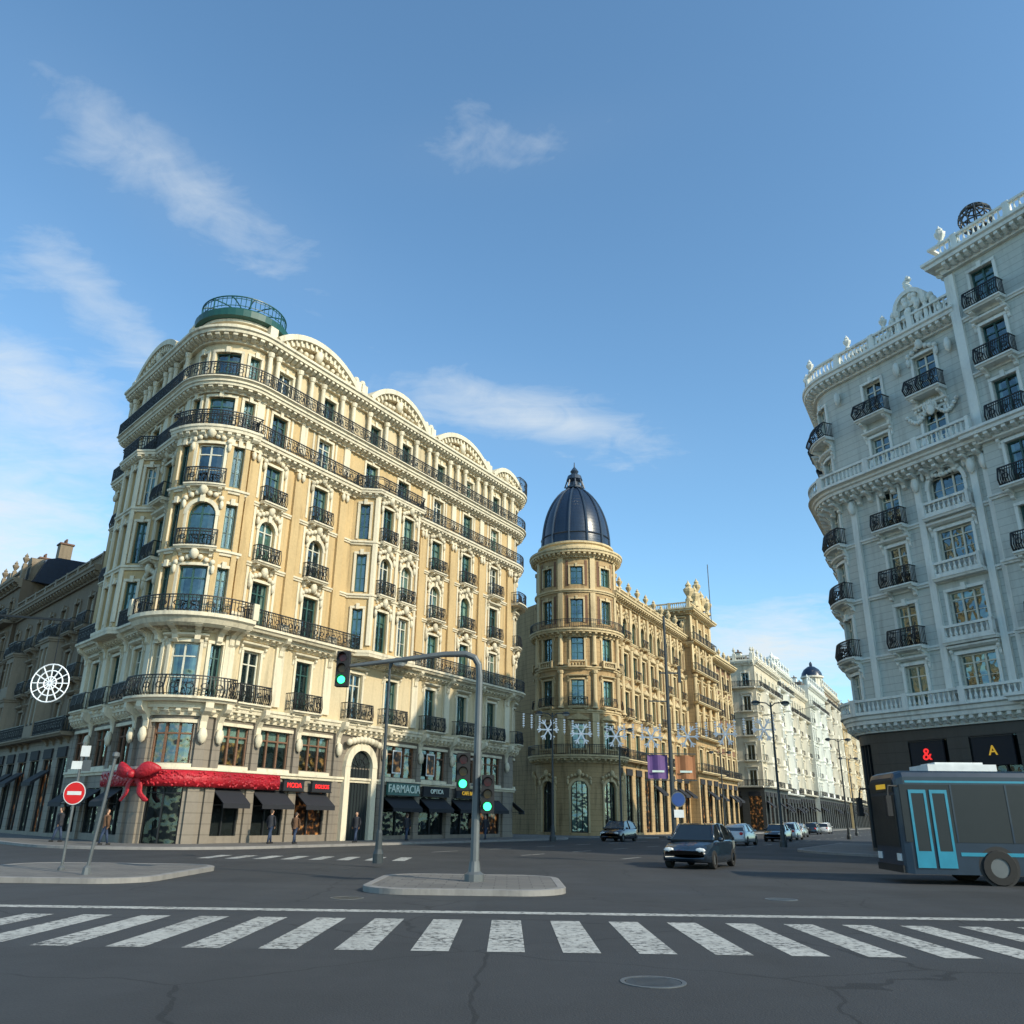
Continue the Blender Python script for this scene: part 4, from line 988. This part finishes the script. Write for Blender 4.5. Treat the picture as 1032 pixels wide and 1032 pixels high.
def car(x,y,hd,paint,name='car',van=0):
    b=Bld(name,{'paint':paint,'windows':'carglass','lights':'wpaint','tail':'signred'})
    def sec(X,zb,zs,w,zt=None,wt=None):
        return [(X,-w,zb),(X,-w*1.0,zb+.25),(X,-w*.98,zs-.1),(X,-w*.9,zs),(X,w*.9,zs),(X,w*.98,zs-.1),(X,w,zb+.25),(X,w,zb)]
    bs=[(-2.15,.35,.62,.72),(-2.05,.28,.72,.82),(-1.5,.2,.85,.88),(-.9,.2,.95,.9),(0,.2,.97,.9),(1.2,.2,.98,.9),(1.9,.22,1.0,.88),(2.1,.3,.9,.84),(2.18,.38,.6,.78)]
    loft(b,'paint',[sec(*q) for q in bs])
    H=1.46+van*.4
    g=[(-1.0-van*.3,.96,.8,.97),(-.35-van*.35,H-.07,.64,H-.02),(.2,H-.02,.62,H),(1.0,H-.05,.62,H-.02),(1.55+van*.4,H-.25+van*.2,.66,H-.2),(1.95+van*.1,.99,.78,1.0)]
    secs=[[(X,-w-.1,.93),(X,-w,zt),(X,w,zt),(X,w+.1,.93)] if zt>1 else [(X,-.8,.93),(X,-.8,.975),(X,.8,.975),(X,.8,.93)] for (X,zt,w,_) in g]
    for s_ in secs[1:-1]: s_[0]=(s_[0][0],-.82,.93); s_[3]=(s_[3][0],.82,.93)
    loft(b,'windows',secs)
    rs=[[(X,-w-.01,zt-.02),(X,-w,zt+.02),(X,w,zt+.02),(X,w+.01,zt-.02)] for (X,zt,w,_) in g[1:5]]
    loft(b,'paint',rs)
    for (i,j) in ((0,1),(5,4)):
        for q in (-1,1): bar(b,'paint',(g[i][0],q*.8,.96),(g[j][0],q*(g[j][2]+.01),g[j][1]),.08)
    for q in (-1,1): bar(b,'paint',(.35,q*.825,.95),(.35,q*.635,H-.03),.08)
    for X in (-1.35,1.35):
        for q in (-1,1): wheel(b,X,q*.8,.32)
    for q in (-1,1):
        blob(b,Path((-2.1,q*.58),-90).line(.1),.0,-.0,.64,.2,.07,.09,'lights',8,4); blob(b,Path((2.12,q*.62),-90).line(.1),.0,-.0,.8,.14,.06,.12,'tail',8,4)
        blob(b,Path((-.75,q*.98),-90).line(.1),0,0,1.0,.12,.08,.08,'paint',8,4)
    b.finish((x,y,0),rad(hd))
M['carglass']=plain('car_glass',(.01,.014,.016),.08,coat=1)
M['busglass']=plain('bus_glass',(.005,.01,.013),.45)
M['p_dark']=plain('dark_blue_paint',(.01,.02,.035),.25,coat=1); M['p_white']=plain('white_car_paint',(.6,.6,.6),.25,coat=1)
M['p_silver']=plain('silver_paint',(.25,.26,.27),.3,.6,coat=1); M['p_red']=plain('dark_red_paint',(.2,.02,.02),.25,coat=1); M['p_black']=plain('black_paint',(.01,.01,.011),.2,coat=1)
car(7.4,34.3,62,'p_dark',van=.25)
cars=[(17.2,66,242,'p_white',0),(22,84,242,'p_black',0),(28,88,242,'p_white',.4),(24,79,62,'p_black',0),(34,104,242,'p_silver',0),(44,128,242,'p_dark',.4),(50,140,242,'p_white',.4),(9,72,62,'p_black',.3)]
for c in cars: car(c[0],c[1],c[2],c[3],'car',c[4])
M['busblue']=plain('blue_bus_paint',(.004,.018,.04),.4,coat=.3); M['buscyan']=plain('cyan_reflection_and_trim',(.012,.2,.3),.4,coat=.3)  # cyan colour stands in for the front side-window reflection; trim stripes share it
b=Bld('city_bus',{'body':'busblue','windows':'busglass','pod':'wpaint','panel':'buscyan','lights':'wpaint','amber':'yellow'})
def rsec(X,w,z0,z1,rr=.18): 
    return [(X,-w,z0),(X,-w,z1-rr),(X,-w+rr*.3,z1-rr*.3),(X,-w+rr,z1),(X,w-rr,z1),(X,w-rr*.3,z1-rr*.3),(X,w,z1-rr),(X,w,z0)]
loft(b,'body',[rsec(0,1.15,.35,2.95),rsec(.06,1.22,.3,3.08),rsec(.25,1.26,.28,3.15),rsec(11.7,1.26,.28,3.15),rsec(11.95,1.2,.3,3.05)])
def bx(part,x0,x1,y0,y1,z0,z1):
    v=[(x,y,z) for x in (x0,x1) for y in (y0,y1) for z in (z0,z1)]
    b.add(part,v,[(0,1,3,2),(4,5,7,6),(0,1,5,4),(2,3,7,6),(0,2,6,4),(1,3,7,5)])
bx('windows',-.03,.05,-1.1,1.1,1.0,2.45); bx('amber',-.045,-.036,-.5,.4,2.64,2.78); bx('windows',-.035,.05,-1.08,1.08,2.55,2.87)
bx('windows',.12,11.6,-1.275,-1.25,1.15,2.75); bx('windows',.3,11.6,1.25,1.275,1.15,2.75)
for x0 in (1.55,3.1,4.7,6.3,7.9,9.5,10.9): bx('body',x0,x0+.05,-1.285,-1.24,1.15,2.75)
for x0 in (.35,.95):  # bright cyan reflection painted in as door framing
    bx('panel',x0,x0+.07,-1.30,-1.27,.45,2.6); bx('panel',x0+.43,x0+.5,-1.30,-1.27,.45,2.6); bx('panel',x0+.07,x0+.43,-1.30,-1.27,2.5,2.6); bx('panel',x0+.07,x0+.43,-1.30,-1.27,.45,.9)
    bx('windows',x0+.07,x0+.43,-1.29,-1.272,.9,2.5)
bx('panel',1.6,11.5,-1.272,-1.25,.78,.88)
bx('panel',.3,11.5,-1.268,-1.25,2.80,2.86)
bx('pod',1.2,3.2,-.8,.8,3.15,3.36); bx('pod',1.5,2.9,-.6,.6,3.36,3.43); bx('pod',7,9.4,-.8,.8,3.15,3.4)
for q in (-1,1): 
    bx('lights',-.03,.03,q*.9-.18,q*.9+.18,.62,.82); tube(b,'black',[(.1,q*1.2,2.7),(-.25,q*1.4,2.7),(-.3,q*1.45,2.4)],.03,6); bx('black',-.38,-.24,q*1.45-.11,q*1.45+.11,1.85,2.42)
    for X in (2.6,8.9): 
        wheel(b,X,q*1.17,.48,.3); disc(b,'black',(X,q*1.264,.5),.56,(0,-1))
bx('black',-.04,.1,-1.18,1.18,.3,.5)
b.finish((11.7,27.4,0),rad(-6))
# ================================================================== PEDESTRIANS
M['cloth_d']=plain('dark_coat',(.02,.022,.03),.8); M['cloth_b']=plain('brown_coat',(.12,.06,.03),.8); M['jeans']=plain('jeans',(.03,.05,.1),.8); M['skin']=plain('skin',(.5,.28,.18),.6); M['hair']=plain('hair',(.03,.018,.01),.7)
SMOOTH.update({'coat','legs','head','hair'})
def person(x,y,hd,coat,s=1.0,z=.13):
    b=Bld('pedestrian',{'coat':coat,'legs':'jeans','head':'skin','hair':'hair','shoes':'black'})
    tube(b,'coat',[(0,0,.82),(0,0,.95),(0,0,1.15),(0,0,1.32),(0,0,1.42),(0,0,1.48)],[.17,.18,.17,.2,.17,.07],10)
    for q in (-1,1):
        tube(b,'legs',[(0,q*.09,.9),(q*.12,q*.09,.5),(q*.2,q*.09,.08)],[.1,.07,.05],8)
        tube(b,'shoes',[(q*.2-.06,q*.09,.05),(q*.2+.16,q*.09,.04)],[.05,.04],6)
        tube(b,'coat',[(0,q*.2,1.4),(-q*.06,q*.25,1.12),(-q*.02+.05,q*.24,.88)],[.07,.055,.045],8)
        tube(b,'head',[(-q*.02+.05,q*.24,.88),(.05-q*.0,q*.24,.76)],[.035,.03],6)
    tube(b,'head',[(0,0,1.46),(0.01,0,1.53),(.015,0,1.58),(.015,0,1.66),(0,0,1.73)],[.05,.055,.085,.095,.05],10)
    tube(b,'hair',[(-.03,0,1.58),(-.03,0,1.67),(-.01,0,1.75),(-.01,0,1.765)],[.085,.102,.07,.02],10)
    e=b.finish((x,y,z),rad(hd)); e.scale=(s,s,s)
for (u,n,hd,c,s_) in ((9,2.5,200,'cloth_d',1),(13,2.8,30,'cloth_b',.96),(S+3,2.0,60,'cloth_d',1.02),(S+4,2.9,65,'cloth_b',.95),(S+9,3.0,240,'cloth_d',1),(S+15,2.2,60,'cloth_d',.98),(S+22,2.8,240,'cloth_b',1),(S+23,3.3,240,'cloth_d',.95)):
    p=PL.map(u,n,0); person(p[0],p[1],hd,c,s_)
# ================================================================== SKY
el=31.0; azx,azy=.8,-.6; rot=math.atan2(azx,azy)
w=bpy.data.worlds.new('World'); sc.world=w; w.use_nodes=True; nt=w.node_tree; t=NT(nt)
bg=nt.nodes['Background']; bg.inputs[1].default_value=.15
sky=t.n('ShaderNodeTexSky'); sky.sky_type='NISHITA'; sky.sun_disc=False; sky.sun_elevation=rad(el); sky.sun_rotation=rot; sky.air_density=1.0; sky.dust_density=.8; sky.ozone_density=1.2
co=t.n('ShaderNodeTexCoord').outputs['Generated']; sp=t.n('ShaderNodeSeparateXYZ'); t.put(sp.inputs[0],co)
X_,Y_,Z_=sp.outputs
az=t.m('MULTIPLY',t.m('ARCTAN2',X_,Y_),57.2958); ele=t.m('MULTIPLY',t.m('ARCSINE',Z_),57.2958)
def gauss(a,e_,sa,se,amp,tilt=0):
    dx=t.m('SUBTRACT',az,a); dy=t.m('SUBTRACT',t.m('SUBTRACT',ele,e_),t.m('MULTIPLY',dx,tilt))
    q=t.m('ADD',t.m('POWER',t.m('ABSOLUTE',t.m('DIVIDE',dx,sa)),2.0),t.m('POWER',t.m('ABSOLUTE',t.m('DIVIDE',dy,se)),2.0))
    return t.m('MULTIPLY',t.m('EXPONENT',t.m('MULTIPLY',q,-1.0)),amp)
gs=[gauss(-26,38,12,3.4,.85,-.25),gauss(-30,30,7,2.5,.75,-.5),gauss(-32,24,7,2.6,.8,-.3),gauss(-34,15,9,6,1.15,-.2),gauss(4,26,8,2.5,.9,-.2),gauss(17,10.5,9,3.0,1.35,0),gauss(-10,27,9,3,.6,.1),gauss(0,44,12,2,.45,.1),gauss(-60,20,25,10,.9,0),gauss(70,25,30,10,.9,0),gauss(150,20,40,12,.8,0)]
s_=gs[0]
for g_ in gs[1:]: s_=t.m('ADD',s_,g_)
cv=t.n('ShaderNodeCombineXYZ'); zden=t.m('ADD',Z_,.12); t.put(cv.inputs[0],t.m('DIVIDE',X_,zden)); t.put(cv.inputs[1],t.m('DIVIDE',Y_,zden))
def cn(sc_,det,ro,s1_,dist):
    mp=t.n('ShaderNodeMapping'); t.put(mp.inputs[0],cv.outputs[0]); mp.inputs['Rotation'].default_value=(0,0,rad(25)); mp.inputs['Scale'].default_value=(1.0,s1_,1)
    n1=t.n('ShaderNodeTexNoise'); t.put(n1.inputs['Vector'],mp.outputs[0]); n1.inputs['Scale'].default_value=sc_; n1.inputs['Detail'].default_value=det; n1.inputs['Roughness'].default_value=ro; n1.inputs['Distortion'].default_value=dist; return n1.outputs[0]
na=cn(2.6,10,.62,1.7,.7); nb_=cn(9,8,.6,1.3,.9)
nn=t.m('ADD',t.m('MULTIPLY',na,.66),t.m('MULTIPLY',nb_,.34))
dn=t.m('SUBTRACT',t.m('ADD',t.m('MULTIPLY',s_,.40),nn),.66)
mask=t.m('MULTIPLY',t.m('MULTIPLY',dn,2.2,clamp=True),t.m('MULTIPLY',Z_,12.0,clamp=True))
mask=t.m('MULTIPLY',t.m('ADD',mask,t.m('MULTIPLY',s_,.06)),.8,clamp=True)
tint=t.mix(1.0,sky.outputs[0],(1.12,1.52,1.62,1),'MULTIPLY')
col=t.mix(mask,tint,(5.4,5.8,6.0,1))
t.put(bg.inputs[0],col)
# ================================================================== SUN, CAMERA
ld=bpy.data.lights.new('sun','SUN'); ld.energy=4.6; ld.angle=rad(.5); ld.color=(1,.90,.70)
lo=bpy.data.objects.new('sun',ld); sc.collection.objects.link(lo)
dsun=Vector((azx*math.cos(rad(el)),azy*math.cos(rad(el)),math.sin(rad(el))))
lo.rotation_euler=dsun.to_track_quat('Z','Y').to_euler(); lo.location=(0,0,60)
cd=bpy.data.cameras.new('camera'); cam=bpy.data.objects.new('camera',cd); sc.collection.objects.link(cam)
cd.sensor_width=36; cd.lens=36*838/1032; cd.clip_end=6000; cd.clip_start=.1
cam.matrix_world=Matrix.Translation((0,0,1.65))@Matrix.Rotation(rad(110.2),4,'X')@Matrix.Rotation(rad(.8),4,'Z')
sc.camera=cam
sc.view_settings.view_transform='Standard'; sc.view_settings.look='None'; sc.view_settings.exposure=0
